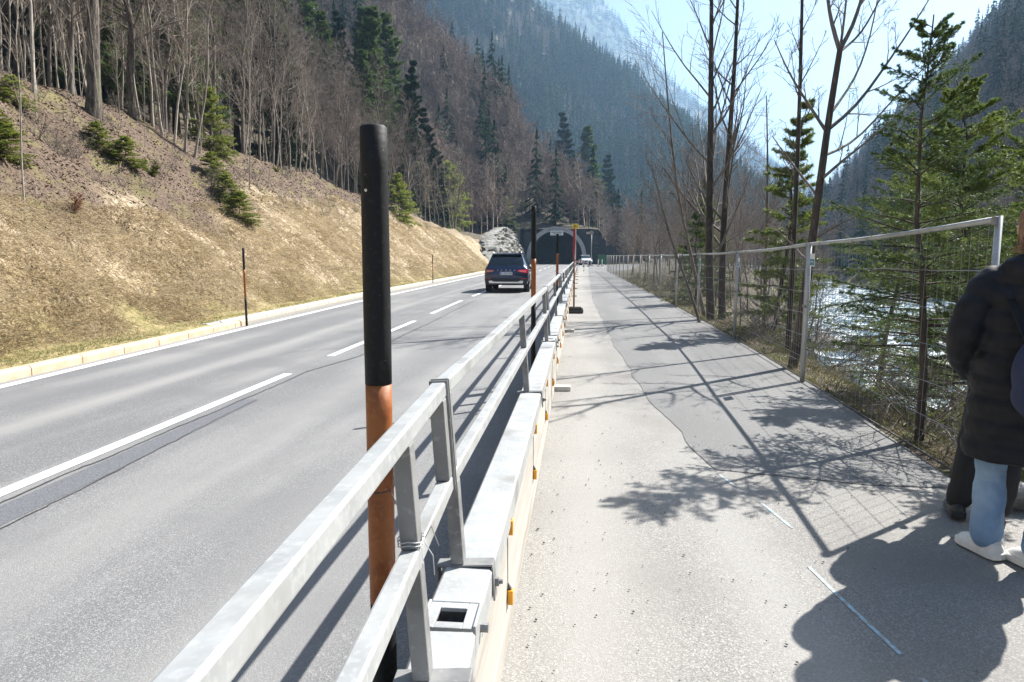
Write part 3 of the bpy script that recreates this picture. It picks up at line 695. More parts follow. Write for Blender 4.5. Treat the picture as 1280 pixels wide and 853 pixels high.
def place(name, meshes, loc, rz, sc, label, cat, group=None, parts=('trunk','crown')):
    o = empty(name, loc, rz, label=label, cat=cat, group=group); o.scale = (sc,sc,sc) if np.isscalar(sc) else sc
    for nm, me in zip(parts, meshes): link(nm, me, o)
    return o
PROT = {}
for i in range(5):
    rs = np.random.default_rng(100+i); P0,R0 = trunk_poly(13, .115, rs)
    PROT['bare%d'%i] = tree_meshes('b', *bare_parts(P0,R0,rs,30,7,6,.22,.75,.34,.10,.007), M['bark'], M['twig'])
for i in range(4):
    rs = np.random.default_rng(200+i); P0,R0 = trunk_poly(10, .055, rs, lean=.10)
    PROT['slim%d'%i] = tree_meshes('s', *bare_parts(P0,R0,rs,20,5,3,.25,.6,.20,.08,.0045), M['barkpale'], M['twigpale'])
for i in range(2):
    rs = np.random.default_rng(230+i); P0,R0 = trunk_poly(15, .24, rs, lean=.02, top=.3)
    PROT['big%d'%i] = tree_meshes('g', *bare_parts(P0,R0,rs,34,7,5,.30,1.0,.28,.05,.006), M['barkrough'], M['twig'])

# ------------------------------------------------------------------ conifers
def needles(P, nper, ln, w, rs, spread=.9):
    """triangular needles along polylines (N,k,3)"""
    N, k, _ = P.shape; par = np.repeat(np.arange(N), nper); Mx = len(par); t = rs.random(Mx)*(k-1)*.999; i = t.astype(int); q = (t-i)[:,None]
    A = P[par,i]; B = P[par,i+1]; pos = A*(1-q)+B*q; tan = norm(B-A); rnd = rs.normal(size=(Mx,3)); rnd[:,2] *= .45
    d = norm(tan*.75 + norm(rnd - tan*(rnd*tan).sum(1,keepdims=True))*spread); s = norm(np.cross(d, rs.normal(size=(Mx,3))))*w/2
    tip = pos+d*(ln*(.7+.6*rs.random(Mx)))[:,None]
    V = np.stack([pos-s, pos+s, tip], 1).reshape(-1,3); return V, np.arange(len(V)).reshape(-1,3)
def spruce(h, r, seed, whorl=.3, nb=6, L0=.36, twn=9, nd=26, nl=.03, nw=.006, t0=.08, droop=-.02, gap=0, sub=True, mat_n='needle', bark='barkdark', crown_pow=.75):
    rs = np.random.default_rng(seed); P0, R0 = trunk_poly(h, r, rs, 10, .01, .08); R0[0,-1] = .006
    zs = []; z = h*t0
    while z < h*.97: zs.append(z); z += whorl*(.75+.5*rs.random())
    B = []; RB = []
    for z in zs:
        for q in range(nb):
            if rs.random() < gap: continue
            a = rs.random()*2*PI; u = 1-z/h; ln = max(.12, h*L0*(u**crown_pow)*(.65+.5*rs.random()))
            elev = .75*(1-u)+.02+rs.normal()*.08 - .15*u
            d = np.array([math.cos(a)*math.cos(elev), math.sin(a)*math.cos(elev), math.sin(elev)]); p = np.array([np.interp(z,P0[0,:,2],P0[0,:,0]), np.interp(z,P0[0,:,2],P0[0,:,1]), z+rs.normal()*.04]); pts=[p]
            for j in range(5):
                d = norm(d+np.array([0,0,droop-.02*(2-j)]) + rs.normal(size=3)*.05); pts.append(pts[-1]+d*ln/5)
            B.append(pts); RB.append(np.linspace(max(.004,r*.22*(.4+u)), .0025, 6))
    B = np.array(B); RB = np.array(RB)
    # side twigs lie in the branch's own plane
    N = len(B); par = np.repeat(np.arange(N), twn); Mx = len(par); t = (.12+.85*(np.tile(np.arange(twn),N)+rs.random(Mx))/twn)*5*.999; i = t.astype(int); q = (t-i)[:,None]
    pos = B[par,i]*(1-q)+B[par,i+1]*q; tan = norm(B[par,i+1]-B[par,i]); side = norm(np.cross(tan, np.array([0,0,1.])))*np.where(rs.random(Mx)<.5,1,-1)[:,None]
    d = norm(tan*.8+side*.75+rs.normal(size=(Mx,3))*.10-np.array([0,0,.10])); bl = np.linalg.norm(np.diff(B,axis=1),axis=2).sum(1)[par]
    ln = bl*.40*(1.15-t/5)*(.6+.6*rs.random(Mx)); pts=[pos]
    for j in range(3): d = norm(d+rs.normal(size=(Mx,3))*.08); pts.append(pts[-1]+d*(ln/3)[:,None])
    T2 = np.stack(pts,1); parts_b = [tubes(B, RB, 5), tubes(T2, np.full(T2.shape[:2], .0022 if nl < .05 else .006), 3)]
    lens2 = ln
    Nn = [needles(B[:,1:], nd*2, nl, nw, rs), needles(T2, nd, nl, nw, rs)]
    if sub:
        T3, _ = spawn(T2, np.full(T2.shape[:2], .002), 3, .1, .9, .7, .5, 1, 3, 0, rs); parts_b.append(tubes(T3, np.full(T3.shape[:2], .0018 if nl < .05 else .005), 3)); Nn.append(needles(T3, int(nd*.6), nl, nw, rs))
    tr = tubes(P0, R0, 10)
    return (npmesh('trunk', [(tr[0],tr[1],0)], [M[bark]], True), npmesh('branches', [(v,f,0) for v,f in parts_b], [M[bark]]), npmesh('needles', [(v,f,0) for v,f in Nn], [M[mat_n]]))
CP = ('trunk','branches','needles')
PROT['spr_mid0'] = spruce(5.2, .06, 301, .28, 7, .26, 9, 16, .07, .016, t0=.04, sub=True, mat_n='needlelight')
PROT['spr_mid1'] = spruce(4.2, .05, 302, .26, 6, .30, 8, 16, .07, .016, t0=.04, sub=True, mat_n='needle')
PROT['spr_big0'] = spruce(22, .24, 311, .75, 8, .17, 9, 11, .30, .085, t0=.14, sub=True, mat_n='needle', crown_pow=.6)
PROT['spr_big1'] = spruce(18, .22, 312, .7, 8, .18, 9, 11, .30, .085, t0=.12, sub=True, mat_n='needledark', crown_pow=.7)

# near trees behind the mesh fence ---------------------------------------
def px_tree(name, pts, Y_, rad, label, cat, mt='bark', mtw='bark', seed=1, limbs=(), **kw):
    P = np.array([at(px,py,Y_+dy) for px,py,dy in pts]); base = P[0].copy(); base[2] = gz(base[0], base[1])-.15
    P = np.concatenate([[ [P[0][0], P[0][1], min(base[2], P[0][2]-.1)] ], P]); org = P[0].copy()
    # resample smoothly
    def smooth(P, k):
        s = np.concatenate([[0], np.cumsum(np.linalg.norm(np.diff(P,axis=0),axis=1))]); u = np.linspace(0,s[-1],k); Q = np.stack([np.interp(u,s,P[:,i]) for i in range(3)],1)
        for _ in range(2): Q[1:-1] = (Q[:-2]+2*Q[1:-1]+Q[2:])/4
        return Q
    rs = np.random.default_rng(seed); Q = smooth(P, 14)-org; R = np.linspace(rad[0], rad[1], 14); R[0] *= 1.25
    tr = tubes(Q[None], R[None], 10); br = []
    P0, R0 = Q[None], R[None]
    if limbs:
        LP = []; LR = []
        for lp in limbs:
            r = lp[0]; pp = np.array([at(px,py,Y_+dy) for px,py,dy in lp[1:]])-org; LP.append(smooth(pp, 10)); LR.append(np.linspace(r, .006, 10))
        LP = np.array(LP); LR = np.array(LR); br.append(tubes(LP, LR, 7))
        rs2 = np.random.default_rng(seed+5)
        A, AR = spawn(LP, LR, kw.get('ln',9), .12, .97, .62, .30, .5, 5, .07, rs2, .07, .8, .003); br.append(tubes(A,AR,4))
        A2, AR2 = spawn(A, AR, 4, .2, .95, .6, .45, .6, 4, .04, rs2, .08, .6, .0026); br.append(tubes(A2,AR2,3))
        A3, AR3 = spawn(A2, AR2, 3, .2, .95, .6, .5, .7, 3, .02, rs2, .08, .6, .0024); br.append(tubes(A3,AR3,3))
    if kw.get('n1', 0):
        _, b = bare_parts(P0, R0, rs, kw['n1'], kw.get('n2',6), kw.get('n3',4), kw.get('t0',.25), kw.get('a1',.6), kw.get('l1',.3), kw.get('up',.1), kw.get('minr',.0032), wig=.07)
        br += b
    return place(name, tree_meshes(name, tr, br, M[mt], M[mtw]), tuple(org), 0, 1, label, cat)
px_tree('bare_tree', [(890,432,0),(886,330,0),(888,200,0),(889,60,0),(890,-90,0)], 17, (.115,.028), 'tall bare tree with the left dark trunk of the pair behind the fence', 'tree', seed=3, mt='barkdark', n1=22, n2=6, n3=3, t0=.2, a1=.75, l1=.30, up=.12, minr=.0045)
px_tree('bare_tree', [(903,430,.3),(902,330,.3),(910,200,.5),(920,60,.5),(925,-80,.5)], 17, (.10,.025), 'tall bare tree with the right dark trunk of the pair behind the fence', 'tree', seed=5, mt='barkdark', n1=20, n2=6, n3=3, t0=.22, a1=.8, l1=.29, up=.12, minr=.0045)
px_tree('bare_tree', [(888,425,.5),(868,340,.5),(846,240,.6),(835,130,.8),(828,40,.8)], 17.4, (.055,.012), 'thin bare stem leaning left from the foot of the paired trunks', 'tree', seed=7, mt='bark', n1=12, n2=5, n3=3, t0=.3, a1=.5, l1=.32, up=.08, minr=.004)
px_tree('bare_tree', [(880,420,-.4),(858,350,-.4),(838,300,-.4),(815,210,-.5)], 16.6, (.04,.010), 'low bare sapling leaning far left beside the paired trunks', 'tree', seed=8, mt='bark', n1=10, n2=5, n3=3, t0=.3, a1=.5, l1=.36, up=.08, minr=.004)
px_tree('bare_tree', [(986,478,0),(1003,400,0),(1014,310,0),(1026,225,0),(1034,160,0),(1050,62,0)], 9.8, (.072,.036), 'leaning bare tree forking like a candelabra above the fence post', 'tree', seed=11, mt='barkdark',
    limbs=[(.032,(1050,64,0),(1040,35,0),(1033,-10,.2),(1028,-90,.3)),(.03,(1051,60,0),(1068,30,0),(1082,-20,-.2),(1100,-90,-.3)),(.02,(1050,62,0),(1056,20,.2),(1063,-60,.5)),(.018,(1051,64,0),(1075,45,.4),(1098,5,.6),(1120,-50,.8)),
           (.026,(1038,160,0),(1070,135,.2),(1105,85,.3),(1140,35,.3),(1170,-15,.4)),(.024,(1033,165,0),(1010,130,0),(985,90,-.2),(968,50,-.3)),(.02,(1040,140,0),(1072,95,.5),(1090,40,.8),(1100,-20,1)),
           (.022,(1026,225,0),(1060,195,-.3),(1100,165,-.5),(1150,120,-.8)),(.018,(1022,245,0),(990,205,.3),(965,170,.5)),(.018,(1016,300,0),(1050,280,-.3),(1085,262,-.4)),(.016,(1012,330,0),(985,300,.3),(960,280,.4)),(.02,(1030,195,0),(1068,180,.5),(1120,120,.9),(1180,60,1.2))], ln=6)
px_tree('bare_tree', [(984,452,0),(991,330,0),(997,200,0),(1001,80,0),(1004,-60,0)], 11.6, (.045,.02), 'slender straight bare tree just left of the candelabra tree', 'tree', seed=14, mt='barkdark', n1=16, n2=5, n3=3, t0=.42, a1=.55, l1=.15, up=.10)
px_tree('bare_tree', [(955,400,0),(958,300,0),(960,210,0),(958,120,0)], 15.5, (.05,.01), 'thin bare tree behind the fence between the paired trunks and the candelabra tree', 'tree', seed=15, mt='bark', n1=18, n2=5, n3=3, t0=.2, a1=.9, l1=.2, up=.03)
sp = spruce(3.9, .045, 401, .20, 6, .30, 13, 46, .022, .0045, t0=.26, gap=.18, mat_n='needle', crown_pow=.55)
o_sp = place('spruce', sp, (2.78, 6.0, gz(2.78,6.0)-.1), 2.1, .94, 'young spruce with a bare dark lower trunk right behind the nearest fence panel', 'tree', None, CP); o_sp.rotation_euler.y = .05
sp = spruce(6.4, .07, 402, .25, 8, .34, 17, 55, .026, .0065, t0=.10, gap=.05, mat_n='needlelight', crown_pow=.6)
place('spruce', sp, (4.75, 8.7, gz(4.75,8.7)-.1), .4, .93, 'dense green spruce rising above the heads of the two people', 'tree', None, CP)
place('spruce', sp, (6.6, 11.2, gz(6.6,11.2)-.1), 3.3, 1.15, 'green spruce leaning into the dense one at the right edge of the photo', 'tree', None, CP)
place('spruce', sp, (3.75, 5.2, gz(3.75,5.2)-.1), 5.3, .5, 'low spruce on the bank hidden behind the people', 'tree', None, CP)
place('spruce', sp, (9.6, 24, gz(9.6,24)-.1), 2.4, 1.5, 'taller spruce farther along the river bank behind the fence', 'tree', None, CP)
place('spruce', sp, (5.8, 10.1, gz(5.8,10.1)-.1), 1.7, 1.1, 'broad spruce directly behind the dense green one at the right edge', 'tree', None, CP)
place('spruce', PROT['spr_mid0'], (3.75, 14.6, gz(3.75,14.6)-.1), 1, .95, 'slim spruce standing above the fence left of the slender bare tree', 'tree', None, CP)
place('spruce', PROT['spr_mid1'], (3.3, 22.5, gz(3.3,22.5)-.1), 3, .85, 'dark small spruce behind the fence just left of the paired trunks', 'tree', None, CP)
place('spruce', PROT['spr_mid1'], (5.4, 19.5, gz(5.4,19.5)-.1), 5, .8, 'bushy spruce on the bank right of the paired trunks', 'tree', None, CP)
place('spruce', PROT['spr_mid0'], (4.9, 28, gz(4.9,28)-.1), 5, .9, 'bright green young spruce beyond the paired trunks', 'tree', None, CP)

# ------------------------------------------------------------------ the wood on the left slope and across the valley floor
def cull(p, m=140, hgt=12):
    x1, y1, w = project(np.array([p])); return w[0] > 2 and -m < x1[0] < 1280+m
place_n = {'bare':0}
big_spots = [(16,92,'big0',1.0,'thick grey trunk at the left edge of the photo'),(116,142,'big1',.85,'thick grey trunk standing at the lip of the slope'),(166,146,'big0',.62,'grey trunk right of the thick tree at the lip of the slope'),(88,100,'big1',.8,'dark trunk in shade between the two thick trees')]
for px,py,pr,sc,lab in big_spots:
    p = hit(px,py); place('bare_tree', PROT[pr], tuple(p-np.array([0,0,.1])), px*.1, sc, lab, 'tree')
for px,py,rz,sc,tilt,lab in [(43,118,0,1.0,(0,.0),'pale birch like stem beside the thick left trunk'),(30,255,1,.62,(.0,.02),'single dark sapling standing low on the slope at the left edge'),(312,236,2,.82,(0,.10),'tall leaning sapling rising from the green bush on the slope'),(353,270,3,.33,(0,.12),'short leaning sapling right of the green bushes on the slope'),
    (140,118,2,.8,(0,.02),'pale slim stem right behind the thick trunk'),(192,160,1,.9,(0,.08),'pale slim stem leaning right, left one of a leaning cluster'),(205,172,4,.9,(0,.12),'pale slim stem in the middle of the leaning cluster'),(218,178,.5,.9,(0,.15),'pale slim stem leaning right, fourth of the cluster'),(232,190,.9,.95,(0,.18),'strongly leaning pale stem beside the loose spruce'),(243,198,2.9,.9,(0,.22),'most strongly leaning pale stem of the cluster')]:
    p = hit(px,py); o = place('slim_tree', PROT['slim%d'%(px%4)], tuple(p-np.array([0,0,.05])), 0, (sc*.55,sc*.55,sc) if py > 230 else sc, lab, 'tree'); o.rotation_euler = (tilt[0], tilt[1], 0)
cand = []
rs = np.random.default_rng(55)
for _ in range(34000):
    y = 6*math.exp(rs.random()*math.log(32)) if rs.random() < .5 else 6+rs.random()*185
    x = float(ip(y,KX)) - (.95+float(ip(y,WID))) - .3 - rs.random()**1.25*75
    cand.append((x,y))
def thin(cand, dist, keep=None):
    grid = {}; out = []
    for x,y in cand:
        D = dist(x,y); c = (int(x//4), int(y//4)); ok = True
        for i in range(-1,2):
            for j in range(-1,2):
                for q in grid.get((c[0]+i,c[1]+j), ()):
                    if (q[0]-x)**2+(q[1]-y)**2 < D*D: ok = False; break
                if not ok: break
            if not ok: break
        if ok: grid.setdefault(c, []).append((x,y)); out.append((x,y))
    return out
cand = thin(cand, lambda x,y: 1.0+.013*y)
def zlist(L_): a = np.array(L_); return [tuple(q) for q in np.stack([a[:,0],a[:,1],ground(a[:,0],a[:,1])],1)]
def culls(L_, m): a = np.array(L_); px_, py_, w_ = project(a); return [c for c, k in zip(L_, (w_ > 2)&(px_ > -m)&(px_ < 1280+m)) if k]
cand = culls(zlist(cand), 140)
cand = [c for c in cand if not (c[1] > 112 and c[0] > -13.5)]
cand.sort(key=lambda c: c[0]**2+c[1]**2)
far_b = []; far_c = []
nb = ns = nc = 0
for i,(x,y,z) in enumerate(cand):
    u = rs.random(); back = float(ip(y,KX))-x-(.95+float(ip(y,WID)))
    if nb < 165 and u < .44 and i < 600:
        k = rs.integers(0,5); place('bare_tree', PROT['bare%d'%k], (x,y,z-.1), rs.random()*6, .62+.4*rs.random(), 'bare brown broadleaf tree in the wood above the road', 'tree', 'bare trees of the wood above the road'); nb += 1
    elif ns < 190 and u < .78 and i < 600:
        o = place('slim_tree', PROT['slim%d'%rs.integers(0,4)], (x,y,z-.1), rs.random()*6, .6+.4*rs.random(), 'thin pale stem in the wood above the road', 'tree', 'slim pale stems of the wood above the road'); o.rotation_euler = (rs.normal()*.04, .04+rs.normal()*.06, rs.random()*6); ns += 1
    elif nc < 85 and i < 600 and back > 6:
        place('spruce', PROT['spr_big%d'%rs.integers(0,2)], (x,y,z-.2), rs.random()*6, .7+.4*rs.random(), 'dark spruce standing among the bare trees of the wood', 'tree', 'dark spruces of the wood above the road', CP); nc += 1
    elif i >= 600:
        (far_c if u < .07 else far_b).append((x,y,z))
# valley floor thicket right of the path and left of the river
c2 = []
for _ in range(5000):
    y = 16+rs.random()*230; lo = float(ip(y,FX))+ (1.2 if y < 66 else 8.5); hi = float(ip(y,LB))-.4
    if y > 126: lo = -1
    x = lo+rs.random()*(hi-lo); c2.append((x,y))
c2 = [c for c in thin(c2, lambda x,y: 1.8+.010*y) if not (70 < c[1] < 126 and c[0] < 10)]
c2 = zlist(c2); c2.sort(key=lambda c: c[1])
n2 = 0; far_v = []
for i,(x,y,z) in enumerate(c2):
    if n2 < 80 and y < 105:
        sc = .20+.18*rs.random() if y < 32 else .34+.30*rs.random()
        place('bare_tree', PROT['bare%d'%rs.integers(0,5)], (x,y,z-.1), rs.random()*6, sc, 'bare riverside tree in the thicket between path and river', 'tree', 'bare riverside trees beyond the fence'); n2 += 1
    elif y > 60: far_v.append((x,y,z))

def rep(proto, pos, scale, rot):
    """many copies of a small mesh as one: proto = (V,F)"""
    V, Fc = proto; n = len(pos); c, s = np.cos(rot), np.sin(rot)
    X_ = V[None,:,0]*c[:,None]-V[None,:,1]*s[:,None]; Y_ = V[None,:,0]*s[:,None]+V[None,:,1]*c[:,None]; Z_ = np.repeat(V[None,:,2], n, 0)
    sc = scale if scale.ndim == 2 else np.repeat(scale[:,None],3,1)
    W = np.stack([X_*sc[:,None,0], Y_*sc[:,None,1], Z_*sc[:,None,2]], -1)+pos[:,None]
    return W.reshape(-1,3), (Fc[None]+(np.arange(n)*len(V))[:,None,None]).reshape(-1, Fc.shape[1])
def quads_to_tris(V, Fq): return V, np.concatenate([Fq[:,[0,1,2]], Fq[:,[0,2,3]]])
def merge(L_):
    V = []; Fc = []; o = 0
    for v, f in L_:
        if f.shape[1] == 4: v, f = quads_to_tris(v, f)
        V.append(v); Fc.append(f+o); o += len(v)
    return np.concatenate(V), np.concatenate(Fc)
def lod_bare(seed, n=46, h=11):
    rs = np.random.default_rng(seed); P0,R0 = trunk_poly(h,.13,rs,4); P1,R1 = spawn(P0,R0,15,.2,.98,.75,.36,.5,3,.12,rs,.1,.7,.03)
    P2,R2 = spawn(P1,R1,9,.1,.98,.8,.6,.6,2,.05,rs,.15,.6,.02); P3,R3 = spawn(P2,R2,4,.1,.98,.8,.7,.6,2,.05,rs,.15,.6,.02)
    def blade(P, w):
        a, b = P[:,0], P[:,-1]; s_ = norm(np.cross(b-a, rs.normal(size=a.shape)))*w/2; V = np.stack([a-s_,a+s_,b],1).reshape(-1,3); return V, np.arange(len(V)).reshape(-1,3)
    return merge([tubes(P0,R0,3), tubes(P1,R1,3), blade(P2,.075), blade(P3,.055)])
def lod_conifer(seed, h=20, w=3.3, layers=15, nn=11):
    rs = np.random.default_rng(seed); V = []; 
    for i in range(layers):
        u = i/(layers-1); z = h*(.10+.88*u); R_ = w*(1-u)**.8+.25
        for j in range(nn):
            a = rs.random()*2*PI; r = R_*(.6+.55*rs.random()); wd = .50*R_*.55+.15; dz = -.28*r-.2
            c, s = math.cos(a), math.sin(a); 
            V += [(0,0,z+rs.random()*.5), (c*r-s*wd, s*r+c*wd, z+dz+rs.normal()*.2), (c*r*1.1+s*wd*.3, s*r*1.1-c*wd*.3, z+dz-.2+rs.normal()*.2)]
    V += [(0,0,h+.8),(.35,0,h-1.5),(-.35,0,h-1.5),(0,0,h+.8),(0,.35,h-1.5),(0,-.35,h-1.5)]
    V = np.array(V, float); T_ = tubes(np.array([[[0,0,-1],[0,0,h]]]), np.array([[.22,.05]]), 4); return merge([(V, np.arange(len(V)).reshape(-1,3)), T_])
def wood(name, spots, protos, m, label, smin, smax, seed=0):
    rs = np.random.default_rng(seed); spots = np.array(spots); k = rs.integers(0, len(protos), len(spots)); parts = []
    for i, p in enumerate(protos):
        q = spots[k == i]
        if len(q) == 0: continue
        n = len(q); s = smin+(smax-smin)*rs.random(n); v, f = rep(p, q-np.array([0,0,.3]), np.stack([s*(.85+.3*rs.random(n)),s,s*(.85+.35*rs.random(n))],1), rs.random(n)*6.28); parts.append((v,f,0))
    return tag(link(name, npmesh(name, parts, [m])), label, 'wood', kind='stuff')
LB_ = [lod_bare(900+i) for i in range(6)]; LCn = [lod_conifer(950+i) for i in range(4)]
# spur above the tunnel
c3 = []
for _ in range(16000):
    y = 128+rs.random()*190; x = 10-rs.random()*150; c3.append((x,y))
c3 = thin(c3, lambda x,y: 2.0); c3 = [c for c in culls(zlist(c3),140) if not (c[0] > -14 and c[1] < 133)]
for c in c3: (far_c if rs.random() < .10 else far_b).append(c)
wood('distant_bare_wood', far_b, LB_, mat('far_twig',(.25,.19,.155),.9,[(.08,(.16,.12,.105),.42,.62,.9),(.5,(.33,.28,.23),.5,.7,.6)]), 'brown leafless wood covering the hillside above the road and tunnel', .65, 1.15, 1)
wood('valley_bare_wood', far_v, LB_, mat('valley_twig',(.27,.23,.195),.9,[(.1,(.17,.145,.125),.42,.62,.9)]), 'grey leafless thicket on the valley floor between path end and river', .42, .85, 8)
wood('distant_spruce_wood', far_c, LCn, M['needledark'], 'scattered dark spruces among the bare wood on the hillside', .5, .95, 2)
for (px,py,Y_,h,lab) in [(714,141,200,27,'taller of the two dark spruces standing above the tunnel hill'),(735,153,205,24,'shorter of the two dark spruces standing above the tunnel hill'),(762,190,215,18,'small dark spruce right of the pair above the tunnel hill')]:
    p = at(px,py,Y_); g = gz(p[0],p[1]); sc = (p[2]-g)/22.; place('spruce', PROT['spr_big1'] if h != 24 else PROT['spr_big0'], (p[0],p[1],g), px, (min(sc,1.9)*1.25,)*2+(sc*22/(18 if h != 24 else 22),), lab, 'tree', None, CP)

# ------------------------------------------------------------------ mountains
def mountain(name, sky, Yc, y_base, seed, m, label, amp, x_rng, z_base=-6, k=110):
    sx = np.array([at(px,py,Yc) for px,py in sky]); xs = np.linspace(x_rng[0], x_rng[1], k); zc = np.interp(xs, sx[:,0], sx[:,2])
    v = np.linspace(0, 1.5, 90); XX, VV = np.meshgrid(xs, v); zc2 = np.repeat(zc[None], len(v), 0)
    YY = y_base+(Yc-y_base)*VV; prof = np.where(VV <= 1, VV**.9, 1-1.9*(VV-1)); ZZ = z_base+(zc2-z_base)*prof
    na = fbm(XX*.012, YY*.012, 5, seed)*amp*np.sin(np.clip(VV,0,1)*PI)**.6 + fbm(XX*.05, YY*.03, 3, seed+3)*amp*.25*np.clip(VV*3,0,1)
    XX2 = XX; YY2 = YY - fbm(XX*.010+7, VV*3, 4, seed+9)*amp*1.6*np.sin(np.clip(VV,0,1)*PI); ZZ = ZZ+na*np.where(VV>1,.3,1)
    V = np.stack([XX2,YY2,ZZ],-1); n_ = len(v); idx = np.arange(n_*k).reshape(n_,k); f = np.stack([idx[:-1,:-1],idx[:-1,1:],idx[1:,1:],idx[1:,:-1]],-1).reshape(-1,4)
    o = tag(link(name, npmesh(name, [(V.reshape(-1,3), f, 0)], [m], True)), label, kind='structure')
    return V
mm = mat('mountain_floor', (.12,.115,.08), .95, [(.02,(.07,.08,.05),.42,.62,.9),(.06,(.30,.29,.27),.60,.72,.6)])
sky2 = [(300,-420),(420,-230),(560,-120),(620,-60),(680,0),(759,66),(800,88),(831,122),(860,150),(905,190),(950,232),(1000,275),(1050,310)]
V2 = mountain('mountain', [(a,b+24) for a,b in sky2], 700, 370, 5, mm, 'steep blue green wooded mountain behind the tunnel hill', 28, (-500,380))
sky3 = [(500,-420),(640,-160),(690,-75),(756,5),(775,28),(806,66),(842,104),(900,150),(940,185),(985,225),(1040,262),(1120,300)]
m3 = mat('far_mountain_rock', (.055,.07,.05), .95, [(.012,(.04,.055,.04),.42,.62,.9)])
V3 = mountain('mountain', sky3, 2000, 1200, 8, m3, 'pale hazy rocky mountain ridge farthest away', 26, (-1200,1400))
def scatter(V, n, seed, vmax=62, xr=None):
    rs = np.random.default_rng(seed); a = rs.random(n)*(vmax-1); b = rs.random(n)*(V.shape[1]-2); i = a.astype(int); j = b.astype(int); u = (a-i)[:,None]; w = (b-j)[:,None]
    return V[i,j]*(1-u)*(1-w)+V[i+1,j]*u*(1-w)+V[i,j+1]*(1-u)*w+V[i+1,j+1]*u*w
S = scatter(V2, 19000, 1, 62); px_, py_, w_ = project(S+np.array([0,0,10])); S = S[(px_ > 480)&(px_ < 1120)&(py_ > -60)&(py_ < 340)]
kn = vn(S[:,0]*.02, S[:,2]*.02, 5)+rs.normal(size=len(S))*.18
wood('mountain_spruce_forest', S[kn > -.12], [lod_conifer(960+i, 17, 2.9, 13, 8) for i in range(4)], mat('mountain_needle',(.03,.06,.03),.9,spec=0,cols=[(.03,(.055,.085,.035),.45,.65,.9)]), 'dense spruce forest clothing the nearer blue mountain', .7, 1.35, 3)
wood('mountain_bare_forest', S[kn <= -.12], LB_, mat('mountain_twig',(.20,.16,.12),.9), 'brown bare trees between the spruces on the nearer blue mountain', .8, 1.3, 4)
S3 = scatter(V3, 14000, 2, 62); px_, py_, w_ = project(S3); S3 = S3[(px_ > 640)&(px_ < 1100)&(py_ > -60)&(py_ < 300)]
wood('ridge_forest', S3, [lod_conifer(980+i, 15, 4.5, 5, 7) for i in range(2)], mat('ridge_needle',(.035,.055,.035),.9,spec=0), 'faint forest on the farthest hazy ridge', 1.0, 1.7, 5)
# wood on the slope across the river
c4 = []
for _ in range(30000):
    y = 14+rs.random()**1.3*460; rb = float(ip(y,LB))+13; x = rb+2.5+rs.random()**1.2*210; c4.append((x,y))
c4 = thin(c4, lambda x,y: min(3.9, 2.0+.009*y)); c4 = culls(zlist(c4), 60)
c4.sort(key=lambda c: c[0]**2+c[1]**2)
fb = []; fc = []; nn_ = 0
for i,(x,y,z) in enumerate(c4):
    u = rs.random()
    if i < 62:
        if u < .72: place('bare_tree', PROT['bare%d'%rs.integers(0,5)], (x,y,z-.1), rs.random()*6, .55+.4*rs.random(), 'bare brown tree on the far river bank', 'tree', 'bare trees on the far river bank')
        else: place('spruce', PROT['spr_big%d'%rs.integers(0,2)], (x,y,z-.2), rs.random()*6, .45+.4*rs.random(), 'dark spruce on the far river bank', 'tree', 'dark spruces on the far river bank', CP)
    else: (fc if u < .30 else fb).append((x,y,z))
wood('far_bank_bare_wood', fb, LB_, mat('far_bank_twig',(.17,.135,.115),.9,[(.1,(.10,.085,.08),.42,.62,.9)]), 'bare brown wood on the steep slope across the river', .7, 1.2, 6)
wood('far_bank_spruce_wood', fc, LCn, M['needledark'], 'dark spruces on the steep slope across the river', .5, .95, 7)

# ------------------------------------------------------------------ shrubs
def leafy(name, seed, h, n, m, leaf, spread=.6, leaves=26, mt='barkdark', lw=.5, up=.1):
    rs = np.random.default_rng(seed); P = []; 
    for i in range(n):
        a = rs.random()*2*PI; d = norm(np.array([math.cos(a)*spread, math.sin(a)*spread, 1.])); pts=[np.array([math.cos(a),math.sin(a),0])*.05]
        ln = h*(.6+.5*rs.random())
        for j in range(6): d = norm(d+rs.normal(size=3)*.10+np.array([0,0,up])); pts.append(pts[-1]+d*ln/6)
        P.append(pts)
    P = np.array(P); R = np.full(P.shape[:2], .01)*np.linspace(1,.3,7)[None]
    A, AR = spawn(P,R,9,.15,.98,.8,.4,.6,4,.06,rs,.12,.6,.0025); B, BR = spawn(A,AR,4,.1,.95,.8,.5,.7,3,.02,rs,.12,.6,.002)
    st = npmesh('stems', [(*tubes(P,R,5),0),(*tubes(A,AR,4),0),(*tubes(B,BR,3),0)], [M[mt]])
    out = [st]
    if leaves:
        lv = [needles(A, leaves, leaf, leaf*lw, rs), needles(B, leaves, leaf, leaf*lw, rs)]
        out.append(npmesh('leaves', [(v,f,0) for v,f in lv], [M[m]]))
    return tuple(out)
SH = [leafy('s', 500+i, .9, 9, 'shrubleaf', .05, .7) for i in range(2)]
YS = spruce(1.5, .02, 520, .11, 9, .50, 8, 18, .05, .011, t0=.02, sub=True, mat_n='needlebright', crown_pow=.5, gap=.25)
RL = leafy('r', 530, 1.6, 6, 'redleaf', .06, .4, 14, 'bark')
SP_ = ('stems','leaves')
PROT_TW = [leafy('t', 570+i, 1.1, 5, 'shrubleaf', .03, .6, 0, 'bark', up=.02) for i in range(2)]
HPX = {125:42,155:45,262:78,268:40,285:40,298:46,500:55,522:52,561:76,611:36,630:40,4:60,12:45,0:40}
